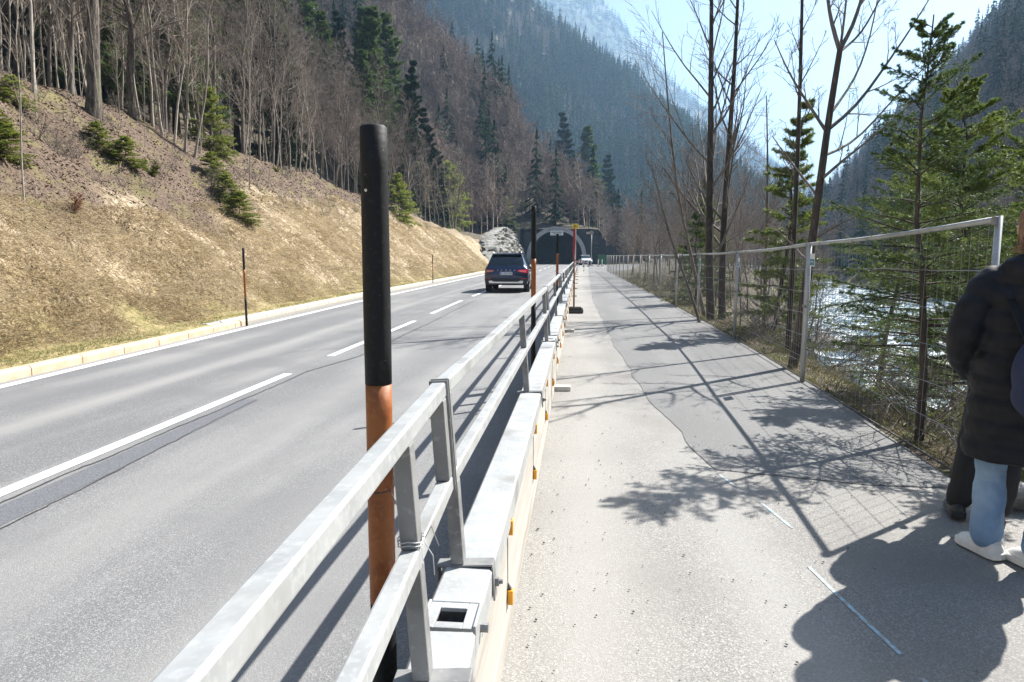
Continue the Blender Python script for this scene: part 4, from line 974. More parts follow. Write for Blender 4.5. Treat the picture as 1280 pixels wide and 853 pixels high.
for px,py,k,s,lab in [(125,185,'Y',.75,'low feathery evergreen, left one of the pair in the brown leaves'),(155,205,'Y',.8,'low feathery evergreen right beside its twin in the brown leaves'),(188,222,'S',.62,'yellow green bush low in the leaf litter'),(262,190,'Y',1.25,'loose young spruce at the foot of the leaning stems'),(268,222,'Y',.85,'green bush stepping down the slope under the loose spruce'),(285,250,'Y',.75,'green bush in the middle of the row below the loose spruce'),(298,275,'Y',.85,'lowest dark green bush on the bright grass slope'),
    (345,215,'S',.4,'small green tuft right of the tall leaning sapling'),(4,198,'Y',.9,'green bush cut off by the left edge of the photo'),(12,128,'Y',.8,'green bush under the thick trunk at the left edge'),(0,165,'Y',.8,'small evergreen at the left edge between two others'),(425,228,'S',.6,'green undergrowth at the slope lip left of the young spruces'),(500,275,'Y',1.25,'young spruce right behind the big snow pole'),(522,258,'Y',1.5,'young spruce left of the bright conical one'),(561,283,'Y',1.9,'bright conical young spruce on the lip of the slope'),(582,280,'S',.9,'small green shrub at the foot of the conical spruce'),
    (611,282,'Y',1.6,'young spruce above the stone face, left one'),(630,288,'Y',1.5,'young spruce above the stone face, right one'),(655,262,'S',2.2,'yellow green bush above the tunnel approach'),(640,290,'S',1.0,'small bush beside the tunnel wall top')]:
    p = hit(px,py); rz = px*.7
    if px in HPX: s = HPX[px]*p[1]/F_PX/1.5
    if k == 'Y': place('young_spruce', YS, tuple(p-np.array([0,0,.05])), rz, (s*1.45,s*1.45,s*.8) if px < 300 and px != 262 else s, lab, 'small tree', None, CP)
    else: place('shrub', SH[px%2], tuple(p-np.array([0,0,.05])), rz, s, lab, 'shrub', None, SP_)
for px,py,s,lab in [(592,272,1.6,'rusty red leaved young beech above the grass slope'),(92,268,.35,'tiny beech twig with brown leaves on the slope')]:
    p = hit(px,py); place('beech_shrub', RL, tuple(p-np.array([0,0,.05])), px, s, lab, 'shrub', None, SP_)
for i in range(120):
    y = 7*math.exp(rs.random()*math.log(9)); x = float(ip(y,KX)-(.55+.5*rs.random())*(.95+ip(y,WID))); place('twig_shrub', (PROT_TW[i%2][0],), (x,y,gz(x,y)-.03), rs.random()*6, .35+.6*rs.random(), 'small leafless twiggy shrub in the leaf litter of the slope', 'shrub', 'twiggy shrubs on the slope', ('stems',))
for i in range(38):
    y = 9*math.exp(rs.random()*math.log(7)); x = float(ip(y,KX)-(.80+.22*rs.random())*(.95+ip(y,WID))); o = place('slim_tree', PROT['slim%d'%(i%4)], (x,y,gz(x,y)-.05), 0, (.22,.22,.3+.25*rs.random()), 'short thin sapling at the lip of the slope', 'tree', 'thin saplings at the lip of the slope'); o.rotation_euler = (rs.normal()*.06, .08+rs.normal()*.06, rs.random()*6)
# arching willow shoots and green shrubs between fence and river
WI = [leafy('w', 540+i, 2.0, 9, 'shrubleaf', .03, 1.0, 0, 'bark', up=-.06) for i in range(3)]
WL = [leafy('w', 550+i, 1.0, 8, 'shrubleaf', .035, .9, 10, 'bark', lw=.35) for i in range(2)]
k = 0
for y in np.concatenate([np.arange(4.9, 13, .42), np.arange(13, 46, 1.8)]):
    x = float(ip(y,FX))+.4+rs.random()*(1.9 if y < 13 else 2.2); s = .45+.45*rs.random()
    place('willow_shrub', (WI[k%3][0],), (x,y,gz(x,y)-.05), rs.random()*6, s, 'leafless arching shrub just behind the mesh fence', 'shrub', 'arching shrubs along the mesh fence', ('stems',)); 
    if k % 2 == 0:
        x += .35; place('shrub', WL[k%2], (x,y+.3,gz(x,y+.3)-.05), rs.random()*6, .4+.3*rs.random(), 'sparse green shrub growing on the bank behind the fence', 'shrub', 'green shrubs on the river bank', SP_)
    k += 1

# ------------------------------------------------------------------ ground cover (nobody could count it)
def blades(name, n, yr, fn, hgt, w, m, label, lay, seed):
    rs = np.random.default_rng(seed); y = yr[0]*np.exp(rs.random(n)*math.log(yr[1]/yr[0])); x = fn(y, rs.random(n)); ok = ~np.isnan(x); x = x[ok]; y = y[ok]; n = len(x)
    z = ground(x, y); e = .15; gx_ = (ground(x+e,y)-ground(x-e,y))/(2*e); gy_ = (ground(x,y+e)-ground(x,y-e))/(2*e)
    dn = np.stack([-gx_,-gy_,-(gx_**2+gy_**2)],1); dn = norm(dn)
    nrm = norm(np.stack([-gx_,-gy_,np.ones(n)],1)); r = rs.normal(size=(n,3)); d = norm(nrm*(.55*(1-lay)+.12+.3*rs.random(n)[:,None]) + dn*lay*1.2 + r*.35)
    L_ = hgt*(.5+rs.random(n))*(.6+y/14)**.35; s = norm(np.cross(d, rs.normal(size=(n,3))))*(w*(.6+y/14)**.6)[:,None]/2
    B = np.stack([x,y,z-.01],1); mid = B+d*L_[:,None]*.55; tip = B+(d*1.0+np.array([0,0,-.25]))*L_[:,None]
    V = np.stack([B-s,B+s,mid+s*.7,mid-s*.7,tip],1).reshape(-1,3); b = np.arange(n)[:,None]*5
    return tag(link(name, npmesh(name, [(V, b+np.array([[0,1,2,3]]), 0), (np.zeros((0,3)), b+np.array([[3,2,4]])-0, 0)] if False else [(V, np.concatenate([b+np.array([[0,1,2]]), b+np.array([[0,2,3]]), b+np.array([[3,2,4]])]), 0)], [m])), label, 'grass', kind='stuff')
def slopefn(a, b):
    def f(y, u):
        kx = ip(y,KX); W = ip(y,WID)+.95; bb = ip(y,THR)+.06 if b is None else b; t = a+(bb-a)*u; x = kx - t*W
        nz = vn(x*.9, y*.9, 91)+rng.normal(size=len(y))*.2
        return np.where(nz > -.22, x, np.nan)
    return f
mgr = mat('dead_grass', (.50,.41,.27), .8, [(.7,(.34,.26,.14),.42,.62,.9),(30,(.74,.62,.42),.5,.64,.9),(23,(.15,.10,.05),.53,.62,.9)], trans=.35)
blades('dead_grass', 110000, (6.5, 75), slopefn(.12,None), .19, .010, mgr, 'dead straw coloured grass combed down the roadside slope', .55, 5)
mvg = mat('verge_grass', (.21,.19,.07), .85, [(2,(.30,.24,.10),.42,.62,.9),(9,(.12,.14,.04),.5,.68,.7)], trans=.3)
blades('verge_grass', 45000, (6.0, 60), slopefn(.035,.24), .05, .006, mvg, 'short olive and brown grass on the verge behind the kerb', .2, 6)
def bankfn(y, u): fx = ip(y,FX); return fx+.12+u**1.5*(1.5+y*.06)
mbg = mat('bank_grass', (.12,.115,.04), .85, [(2,(.22,.175,.09),.42,.62,.9),(9,(.10,.13,.03),.5,.68,.7)], trans=.35)
blades('bank_grass', 16000, (4.3, 50), bankfn, .13, .007, mbg, 'green and straw grass on the river bank behind the fence', .35, 7)
def litter(name, n, a, b, m, label, seed, size, bank=False):
    rs = np.random.default_rng(seed); y = 6.*np.exp(rs.random(n)*math.log(60/6.)); t0_ = ip(y,THR)-.03; t = t0_+(b-t0_)*rs.random(n); x = ip(y,KX)-t*(ip(y,WID)+.95)
    z = ground(x,y)+.015; d1 = norm(rs.normal(size=(n,3))*np.array([1,1,.45])); d2 = norm(np.cross(d1, rs.normal(size=(n,3))*np.array([.3,.3,1]))); s = (size*(.5+rs.random(n))*(.6+y/14)**.5)[:,None]
    C = np.stack([x,y,z],1); V = np.stack([C-d1*s,C+d2*s*.55,C+d1*s,C-d2*s*.55],1).reshape(-1,3)
    return tag(link(name, npmesh(name, [(V, np.arange(4*n).reshape(-1,4), 0)], [m])), label, 'leaf litter', kind='stuff')
litter('leaf_litter', 70000, .50, 1.7, mat('leaf_litter',(.16,.10,.065),.8,[(40,(.36,.27,.20),.45,.60,.9),(23,(.09,.05,.035),.5,.66,.8)]), 'brown fallen leaves covering the upper slope under the wood', 8, .026)
# twigs lying on the upper slope
n = 900; y = 6.*np.exp(rs.random(n)*math.log(50/6.)); t = .5+1.1*rs.random(n); x = ip(y,KX)-t*(ip(y,WID)+.95); a = rs.random(n)*6.28; L_ = .15+.5*rs.random(n)
P = []
for s in (-.5,0,.5):
    xx = x+np.cos(a)*L_*s; yy = y+np.sin(a)*L_*s+rs.normal(size=n)*.02; P.append(np.stack([xx,yy,ground(xx,yy)+.02+.04*rs.random(n)],1))
P = np.stack(P,1); v,f = tubes(P, np.full(P.shape[:2], .006), 4); tag(link('fallen_twigs', npmesh('fallen_twigs',[(v,f,0)],[M['twigpale']])), 'thin fallen twigs scattered over the leaf litter', 'twigs', kind='stuff')
# pebbles on the path and road edge
n = 1400; y = 1.8*np.exp(rs.random(n)*math.log(30/1.8)); x = ip(y,BX)+.1+rs.random(n)**1.3*(path_edge(y)-ip(y,BX)-.1); s = .0025+.006*rs.random(n)**3
oc = np.array([(1,0,0),(-1,0,0),(0,1,0),(0,-1,0),(0,0,.7),(0,0,-.7)],float); of = np.array([(0,2,4),(2,1,4),(1,3,4),(3,0,4),(2,0,5),(1,2,5),(3,1,5),(0,3,5)])
v,f = rep((oc,of), np.stack([x,y,np.full(n,.012)],1), s, rs.random(n)*6); tag(link('path_pebbles', npmesh('path_pebbles',[(v,f,0)],[mat('pebble',(.13,.12,.105),.9,[(40,(.4,.38,.35),.5,.6,.9)])])), 'small dark pebbles and crumbs scattered on the path', 'pebbles', kind='stuff')
# ------------------------------------------------------------------ tunnel portal
def text_mesh(s, size, depth=.004, align='CENTER'):
    cu = bpy.data.curves.new('txt', 'FONT'); cu.body = s; cu.size = size; cu.extrude = depth; cu.align_x = align; cu.align_y = 'CENTER'; cu.resolution_u = 2
    ob = bpy.data.objects.new('txt', cu); COL.objects.link(ob); dg = bpy.context.evaluated_depsgraph_get(); me = bpy.data.meshes.new_from_object(ob.evaluated_get(dg))
    bpy.data.objects.remove(ob); bpy.data.curves.remove(cu); return me
TCX, TR, TZ, TY = -6.45, 4.75, 1.35, 125.6
def arch_z(x, R): 
    d = abs(x-TCX); return 0 if d >= R else TZ+math.sqrt(R*R-d*d)
tp = empty('tunnel_portal', (TCX, TY, 0), label='road tunnel mouth with pale arch ring and black clad wing walls', cat='tunnel')
def loc(p): return (p[0]-TCX, p[1]-TY, p[2])
outl = [(-13.2,5.9),(-12.35,5.9),(-9.5,5.95),(-6.45,6.4),(-1.6,6.2),(0.2,5.9),(2.5,4.3),(2.6,4.2)]
xs = np.linspace(-12.4, 2.5, 120); m = MB()
for a, b in zip(xs[:-1], xs[1:]):
    ta, tb = np.interp(a,*zip(*outl)), np.interp(b,*zip(*outl)); ba, bb = arch_z(a, TR+.2), arch_z(b, TR+.2)
    if ta <= ba+.02 or tb <= bb+.02: continue
    v = [loc((a,TY+.1,ba-.1)),loc((b,TY+.1,bb-.1)),loc((b,TY+.1,tb)),loc((a,TY+.1,ta))]; v += [(p[0],p[1]+.6,p[2]) for p in v]
    m.add(v, [(0,1,2,3),(7,6,5,4),(3,2,6,7),(0,4,5,1)])
m.build('wing_wall', M['slate'], tp)
def arch(R0, R1, y0, y1):
    m = MB(); pts = [(R, 'leg') for R in ()]; V = []
    th = np.linspace(0, PI, 41)
    for R in (R0, R1):
        P = [(R,0.)] + [(R*math.cos(t), TZ+R*math.sin(t)) for t in th] + [(-R,0.)]
        for y in (y0, y1): V += [(a, y, b) for a, b in P]
    n = 43; A, B, C_, D = 0, n, 2*n, 3*n; f = []
    for i in range(n-1): f += [(A+i,A+i+1,C_+i+1,C_+i),(B+i,D+i,D+i+1,B+i+1),(C_+i,C_+i+1,D+i+1,D+i),(A+i,B+i,B+i+1,A+i+1)]
    f += [(A,C_,D,B),(A+n-1,B+n-1,D+n-1,C_+n-1)]
    m.add(V, f); return m
arch(TR-.05, TR+.68, -.45, .4).build('arch_ring', M['ring'], tp, bevel=.02)
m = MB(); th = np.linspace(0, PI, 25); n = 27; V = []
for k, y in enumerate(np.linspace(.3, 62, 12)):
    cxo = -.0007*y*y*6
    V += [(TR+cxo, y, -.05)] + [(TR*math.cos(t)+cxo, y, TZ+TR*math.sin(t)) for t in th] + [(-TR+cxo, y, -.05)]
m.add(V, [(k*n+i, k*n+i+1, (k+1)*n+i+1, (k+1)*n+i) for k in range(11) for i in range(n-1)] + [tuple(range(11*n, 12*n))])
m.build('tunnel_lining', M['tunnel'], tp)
m = MB(); m.box((4.35, 25, .1), (.75, 50, .22)); m.box((-4.35, 25, .1), (.75, 50, .22)); m.build('walkway', M['pad'], tp)
# raised letters round the crown of the ring, as worn as in the photo
rl = np.random.default_rng(4); m = MB(); a = math.radians(68)
while a < math.radians(114):
    R = TR+.33; w = .13+.12*rl.random(); c, s = math.cos(a), math.sin(a); Mx_ = np.array([[s,0,c],[0,1,0],[-c,0,s]])
    m.box((R*c, -.46, TZ+R*s), (w*.35, .03, .30), Mx_); m.box(((R+.1)*c, -.46, TZ+(R+.1)*s), (w, .03, .06), Mx_)
    a += (w+.14)/R
m.build('ring_lettering', mat('grey_letter',(.17,.17,.19),.7), tp)
m = MB(); m.box((.06, -.52, 5.62), (2.35,.06,.80)); sg = m.build('name_board', M['signw'], tp, bevel=.01)
m = MB()
for z, w0 in ((5.78,1.9),(5.47,1.3)):
    x = .06-w0/2
    while x < .06+w0/2:
        w = .06+.10*rl.random(); m.box((x+w/2, -.555, z), (w, .01, .17)); x += w+.05
m.build('board_lettering', M['ink'], sg)
m = MB(); m.box((9.7, .6, 1.6), (2.1,.5,3.2)); m.box((9.7,.6,3.25),(2.3,.6,.12)); m.build('side_annex', M['slate'], tp)
for a in (-3.2,-1.,1.,3.2):
    m = MB(); m.box((a, 14., 5.2 if abs(a)>2 else 5.85), (.3,1.2,.14)); m.build('tunnel_lamp', M['galvdull'], tp)

# retaining face of blasted rock left of the portal
u = np.linspace(0,1,150); v = np.linspace(0,1,46); U, V_ = np.meshgrid(u, v); YY = 76+50*U; 
ht = np.interp(YY, [76,82,90,110,122,126.5], [.6,2.4,4.6,6.4,5.9,5.6]); ZZ = -.1+ht*V_
cell = np.abs(fbm(YY*.55, ZZ*1.3+YY*.2, 4, 71)); cell2 = np.abs(fbm(YY*1.6+ZZ, ZZ*2.2, 3, 73))
XX = ip(YY, KX)-.55-ZZ*.42 - .35 + 1.5*cell + .9*cell2
XX = np.minimum(XX, ip(YY, KX)-.25); XX[0] = XX[0]*0 + ip(YY[0],KX)-.3; XX[-1] -= 1.6; ZZ[-1] -= .3
YY2 = YY + .5*fbm(YY*.8, ZZ*.9, 3, 75)
idx = np.arange(150*46).reshape(46,150); f = np.stack([idx[:-1,:-1],idx[:-1,1:],idx[1:,1:],idx[1:,:-1]],-1).reshape(-1,4)
mr_ = mat('rock_face_stone', (.22,.215,.20), .9, [(.9,(.12,.115,.10),.46,.60,.9),(2.5,(.33,.32,.30),.5,.66,.8),(1.6,(.15,.15,.09),.6,.68,.7)], bump=(3,1.,.25))
tag(link('rock_face', npmesh('rock_face', [(np.stack([XX,YY2,ZZ],-1).reshape(-1,3), f, 0)], [mr_])), kind='structure')
# broken stones lying on that face
for i in range(26):
    y = 78+rng.random()*46; t = rng.random(); hh = float(np.interp(y,[76,82,90,110,126],[.6,2.4,4.6,6.4,5.6])); r = .35+.5*rng.random()
    o = link('rock_block', boulder_mesh('rock_block', (r,r*1.2,r*.8), 60+i, mr_, 2)); o.location = (float(ip(y,KX))-.7-t*hh*.42, y, .2+t*hh*.85); o.rotation_euler = (i,i*2.1,i*.7)
    tag(o, 'pale broken rock block on the stone face beside the tunnel', 'rock', 'rock blocks of the stone face')

# ------------------------------------------------------------------ cars
def car(loc_, rz, label, front_view=False, paint='carblue', lit=True):
    o = empty('parked_car' if front_view else 'car', loc_, rz, label=label, cat='car')
    ST = [ # y, zb, zw, zr, hw, hr
     (0,.50,.92,.96,.83,.72),(.02,.44,.97,1.0,.87,.76),(.06,.38,1.02,1.06,.905,.77),(.12,.34,1.045,1.13,.925,.76),(.30,.31,1.06,1.40,.935,.70),(.47,.30,1.07,1.585,.938,.655),(.58,.30,1.075,1.635,.94,.65),(.9,.30,1.075,1.655,.94,.655),(1.5,.29,1.06,1.67,.94,.665),
     (2.3,.29,1.04,1.665,.94,.665),(2.8,.29,1.03,1.62,.938,.655),(3.1,.29,1.02,1.47,.935,.68),(3.45,.29,1.01,1.20,.932,.73),(3.62,.29,1.00,1.07,.93,.76),(4.1,.29,.95,1.01,.92,.74),(4.45,.30,.86,.93,.89,.68),(4.62,.33,.76,.82,.84,.62),(4.69,.42,.62,.66,.76,.55)]
    def ring(s):
        y, zb, zw, zr, hw, hr = s
        h = [(0,zb),(hw*.72,zb),(hw*.95,zb+.06),(hw,zb+.22),(hw*1.0,zb+(zw-zb)*.55),(hw*.985,zw-.10),(hw*.955,zw-.015),(hw*.93,zw+.01),(hr+(hw*.93-hr)*.12,zr-(zr-zw)*.16),(hr,zr-(zr-zw)*.06),(hr*.82,zr),(hr*.4,zr+.012),(0,zr+.015)]
        return [(x,y,z) for x,z in h] + [(-x,y,z) for x,z in h[-2:0:-1]]
    S2 = []
    for a, b in zip(ST[:-1], ST[1:]):
        S2 += [a, tuple((p+q)/2 for p,q in zip(a,b))]
    S2.append(ST[-1]); R_ = np.array([ring(s) for s in S2]); n = R_.shape[1]; K = len(S2); V = R_.reshape(-1,3)
    body = []; rearw = []; sidew = []; wind = []
    for k in range(K-1):
        ym = (S2[k][0]+S2[k+1][0])/2
        for i in range(n):
            f = (k*n+i, k*n+(i+1)%n, (k+1)*n+(i+1)%n, (k+1)*n+i)
            j = i if i < 12 else n-1-i
            if j >= 9 and .13 < ym < .46: rearw.append(f)
            elif j >= 9 and 2.85 < ym < 3.55: wind.append(f)
            elif j == 7 and .55 < ym < 3.3: sidew.append(f)
            elif j == 8 and .6 < ym < 2.9: body.append(f)
            else: body.append(f)
    body += [tuple(range(n))[::-1], tuple(range((K-1)*n, K*n))]
    def part(nm, fs, mm, par=o, off=0, sm=True):
        m = MB(); us = sorted({i for f in fs for i in f}); mp = {a:b for b,a in enumerate(us)}; m.add(V[us], [tuple(mp[i] for i in f) for f in fs]); return m.build(nm, M[mm], par, smooth=sm)
    b = part('body', body, paint); part('rear_window', rearw, 'glass'); part('side_windows', sidew, 'glass'); part('windscreen', wind, 'glass')
    mod = b.modifiers.new('es','EDGE_SPLIT'); mod.split_angle = math.radians(38)
    # cladding, arches, wheels
    m = MB(); m.prism([(-.80,.33),(.80,.33),(.885,.40),(.90,.60),(.86,.60),(-.86,.60),(-.90,.60),(-.885,.40)], -.035, .25, 'y'); m.build('rear_bumper', M['carblack'], o, bevel=.02)
    m = MB(); m.prism([(-.70,.40),(.70,.40),(.74,.50),(.62,.52),(.5,.47),(-.5,.47),(-.62,.52),(-.74,.50)], -.05, -.03, 'y'); m.build('bumper_trim', M['chrome'], o, bevel=.006)
    m = MB(); m.prism([(-.80,.31),(.80,.31),(.86,.38),(.86,.52),(-.86,.52),(-.86,.38)], 4.50, 4.705, 'y'); m.build('front_bumper', M['carblack'], o, bevel=.02)
    for sx in (-1,1):
        m = MB(); m.box((sx*.935, 2.35, .38), (.03,2.0,.16)); m.build('sill_cladding', M['carblack'], o, bevel=.01)
        for wy in (.95, 3.72):
            m = MB(); A = np.linspace(0, PI, 17); pts = [(wy+.44*math.cos(t), .37+.44*math.sin(t)) for t in A]+[(wy+.37*math.cos(t), .37+.37*math.sin(t)) for t in A[::-1]]
            for q in range(16): m.add([(sx*.90,*pts[q]),(sx*.90,*pts[q+1]),(sx*.90,*pts[32-q]),(sx*.90,*pts[33-q]),(sx*.952,*pts[q]),(sx*.952,*pts[q+1]),(sx*.952,*pts[32-q]),(sx*.952,*pts[33-q])],[(0,1,2,3),(7,6,5,4),(0,4,5,1),(3,2,6,7)])
            m.build('wheel_arch', M['carblack'], o)
            m = MB(); m.tube([(sx*.70,wy,.36),(sx*.712,wy,.36),(sx*.93,wy,.36),(sx*.945,wy,.36)], [.33,.36,.36,.335], 28); w = m.build('wheel', M['tyre'], o, smooth=False, bevel=.01)
            m = MB(); m.tube([(sx*.90,wy,.36),(sx*.949,wy,.36)], [.245,.235], 24)
            m.build('rim_back', M['carblack'], w)
            m = MB()
            for q in range(5):
                a = q*2*PI/5; m.beam((sx*.955,wy,.36),(sx*.955,wy+.23*math.cos(a),.36+.23*math.sin(a)),.05,.02,(1,0,0))
            m.tube([(sx*.95,wy,.36),(sx*.962,wy,.36)],.05,12); m.build('rim', M['galv'], w)
        m = MB(); m.ball((sx*1.03, 3.02, 1.10), (.10,.06,.075), 12, 8); m.beam((sx*.9,3.04,1.05),(sx*1.0,3.04,1.08),.05,.04); m.build('mirror', M['carblack'], o, smooth=True)
        m = MB(); m.tube([(sx*.60,.7,1.66),(sx*.60,.8,1.70),(sx*.605,1.6,1.715),(sx*.60,2.4,1.70),(sx*.6,2.5,1.66)], .016, 8); m.build('roof_rail', M['chrome'], o, smooth=True)
        # tail lamps
        m = MB(); z0 = .84; v = [(sx*.50,-.012,z0+.06),(sx*.86,-.005,z0-.01),(sx*.925,.16,z0+.04),(sx*.925,.20,z0+.15),(sx*.85,.00,z0+.14),(sx*.50,-.012,z0+.12)]
        v2 = [(p[0]-sx*.03,p[1]+.08,p[2]) for p in v]; m.add(v+v2, [(0,1,4,5),(1,2,3,4),(11,10,7,6),(10,9,8,7),(0,5,11,6),(5,4,10,11),(4,3,9,10),(3,2,8,9),(2,1,7,8),(1,0,6,7)])
        tl = m.build('tail_lamp', M['lensred' if (sx > 0 and lit) else 'lens'], o, bevel=.006)
        m = MB(); m.box((sx*.70,-.013,z0+.075),(.26,.012,.018)); m.build('lamp_strip', M['chrome'], tl)
        m = MB(); m.box((sx*.74,-.045,.60),(.20,.02,.04)); m.build('rear_reflector', M['lens'], o, bevel=.004)
        m = MB(); v = [(sx*.50,4.705,.66),(sx*.80,4.64,.68),(sx*.83,4.60,.76),(sx*.52,4.68,.74)]; m.add(v+[(p[0],p[1]-.1,p[2]) for p in v],[(0,1,2,3),(7,6,5,4),(0,3,7,4),(3,2,6,7),(2,1,5,6),(1,0,4,5)]); m.build('headlamp', M['chrome'], o, bevel=.005)
    m = MB(); m.prism([(-.63,1.60),(.63,1.60),(.60,1.64),(-.60,1.64)], .36, .56, 'y'); m.build('roof_spoiler', M[paint], o, bevel=.012)
    m = MB(); m.box((0,-.018,.815),(.54,.016,.125)); pl = m.build('number_plate', M['plate'], o, bevel=.004)
    m = MB(); m.box((-.245,-.0275,.815),(.04,.004,.11)); m.build('plate_band', mat('plate_blue',(.02,.07,.4),.4), pl)
    def letters(s, size, x, y, z, mm, par, nm, rx=PI/2):
        me = text_mesh(s, size); me.materials.append(M[mm]); t = link(nm, me, par, (x,y,z)); t.rotation_euler = (rx,0,0); return t
    if not front_view:
        letters('LI 270 HN', .105, .02, -.029, .815, 'ink', pl, 'plate_letters')
        for q, ch in enumerate('SKODA'): letters(ch, .085, -.36+.18*q, -.012, .945, 'chrome', o, 'tailgate_letter')
        m = MB(); m.tube([(0,.10,1.12),(.02,.12,1.15),(-.30,.16,1.20)], .010, 6); m.build('rear_wiper', M['carblack'], o)
    m = MB(); m.prism([(-.42,.56),(.42,.56),(.50,.74),(-.50,.74)], 4.60, 4.708, 'y'); m.build('grille', M['carblack'], o, bevel=.01)
    m = MB(); m.box((0,4.714,.50),(.52,.012,.11)); m.build('front_plate', M['plate'], o)
    return o
car((-3.58, 28.6, .0), .035, 'dark blue estate car driving away on the road towards the tunnel')
car((-1.25, 112.0, .0), PI+.12, 'pale parked car facing the camera beside the tunnel mouth', True, 'carwhite', False).location = (-1.35, 116.5, 0)

# small things before the tunnel
o = empty('waste_container', (1.75,114.5,0), .05, label='green waste container beside the tunnel wing wall', cat='container')
m = MB(); m.prism([(-.62,.15),(.62,.15),(.70,1.55),(-.70,1.55)], -.5, .5, 'y'); m.build('bin_body', M['green'], o, bevel=.03)
m = MB(); m.prism([(-.75,1.56),(.75,1.56),(.70,1.70),(-.70,1.70)], -.55, .55, 'y'); m.build('lid', M['green'], o, bevel=.03)
for sx in (-.5,.5):
    for sy in (-.4,.4):
        m = MB(); m.tube([(sx-.03,sy,.09),(sx+.03,sy,.09)], .085, 12); m.build('castor', M['tyre'], o)
o = empty('road_sign', (-.1,104,0), 0, label='round road sign on a tall grey pole before the tunnel', cat='sign')
m = MB(); m.tube([(0,0,0),(0,0,4.9)], .055, 10); m.build('pole', M['galv'], o, smooth=True)
m = MB(); m.tube([(0,-.07,5.0),(0,-.055,5.0)], .34, 24); m.build('sign_disc', M['galvdull'], o)
m = MB(); m.box((-.55,-.07,4.95),(.5,.02,.35)); m.build('sign_plate', mat('faded_sign',(.45,.33,.25),.6), o)
m = MB(); m.box((0,0,.06),(.8,.5,.12)); m.build('base', M['pad'], o, bevel=.02)
for i,(x,y) in enumerate([(.9,100),(1.5,103),(-.55,98),(-1.15,96)]):
    o = empty('bollard', (x,y,0), 0, label='short white and grey bollard closing the path before the tunnel', cat='bollard', group='short bollards at the end of the path')
    m = MB(); m.tube([(0,0,0),(0,0,.95),(0,0,1.0)], [.07,.07,.04], 12); m.build('bollard_post', M['whitep'], o, smooth=True)
    m = MB(); m.box((0,0,.03),(.4,.4,.06)); m.build('foot', M['rubber'], o)
o = empty('traffic_barrier', (-1.15,70,0), 0, label='low red and white barrier board standing at the far end of the railing', cat='barrier board')
m = MB(); m.box((0,0,.95),(.8,.03,.22)); m.build('board', M['whitep'], o)
m = MB()
for x in (-.28,0,.28): m.prism([(x-.08,.845),(x+.02,.845),(x+.08,1.055),(x-.02,1.055)], -.018, -.0155, 'y')
m.build('red_stripes', M['red'], o)
for x in (-.35,.35):
    m = MB(); m.box((x,0,.45),(.04,.04,.9)); m.box((x,0,.04),(.12,.5,.08)); m.build('leg', M['galvdull'], o)
# ------------------------------------------------------------------ people
def remesh(o, vs, sm=4):
    r = o.modifiers.new('r','REMESH'); r.mode = 'VOXEL'; r.voxel_size = vs; r.use_smooth_shade = True
    s = o.modifiers.new('s','SMOOTH'); s.iterations = sm; s.factor = .5; return o
def limb(m, pts, rad, k=5, n=14):
    P = np.array(pts,float); s = np.concatenate([[0],np.cumsum(np.linalg.norm(np.diff(P,axis=0),axis=1))]); u = np.linspace(0,s[-1],k*len(P))
    Q = np.stack([np.interp(u,s,P[:,i]) for i in range(3)],1); R = np.interp(u,s,rad)
    for _ in range(3): Q[1:-1] = (Q[:-2]+2*Q[1:-1]+Q[2:])/4
    m.tube(Q, R, n); m.ball(Q[0], R[0], 12, 8); m.ball(Q[-1], R[-1], 12, 8)
def rings(m, secs, n=28, quilt=0, amp=0):
    V = []; zs = []
    for a, b in zip(secs[:-1], secs[1:]):
        for t in np.linspace(0,1,10,endpoint=False): zs.append(tuple(p+(q-p)*t for p,q in zip(a,b)))
    zs.append(secs[-1])
    for z, cx, cy, rx, ry in zs:
        e = amp*(abs(math.sin(PI*z/quilt))-.4) if quilt else 0
        for i in range(n):
            t = 2*PI*i/n; V.append((cx+(rx+e)*math.copysign(abs(math.cos(t))**.85, math.cos(t)), cy+(ry+e)*math.copysign(abs(math.sin(t))**.85, math.sin(t)), z))
    K = len(zs); m.add(V, [tuple(range(n))[::-1], tuple(range((K-1)*n,K*n))]+[(k*n+i,k*n+(i+1)%n,(k+1)*n+(i+1)%n,(k+1)*n+i) for k in range(K-1) for i in range(n)])
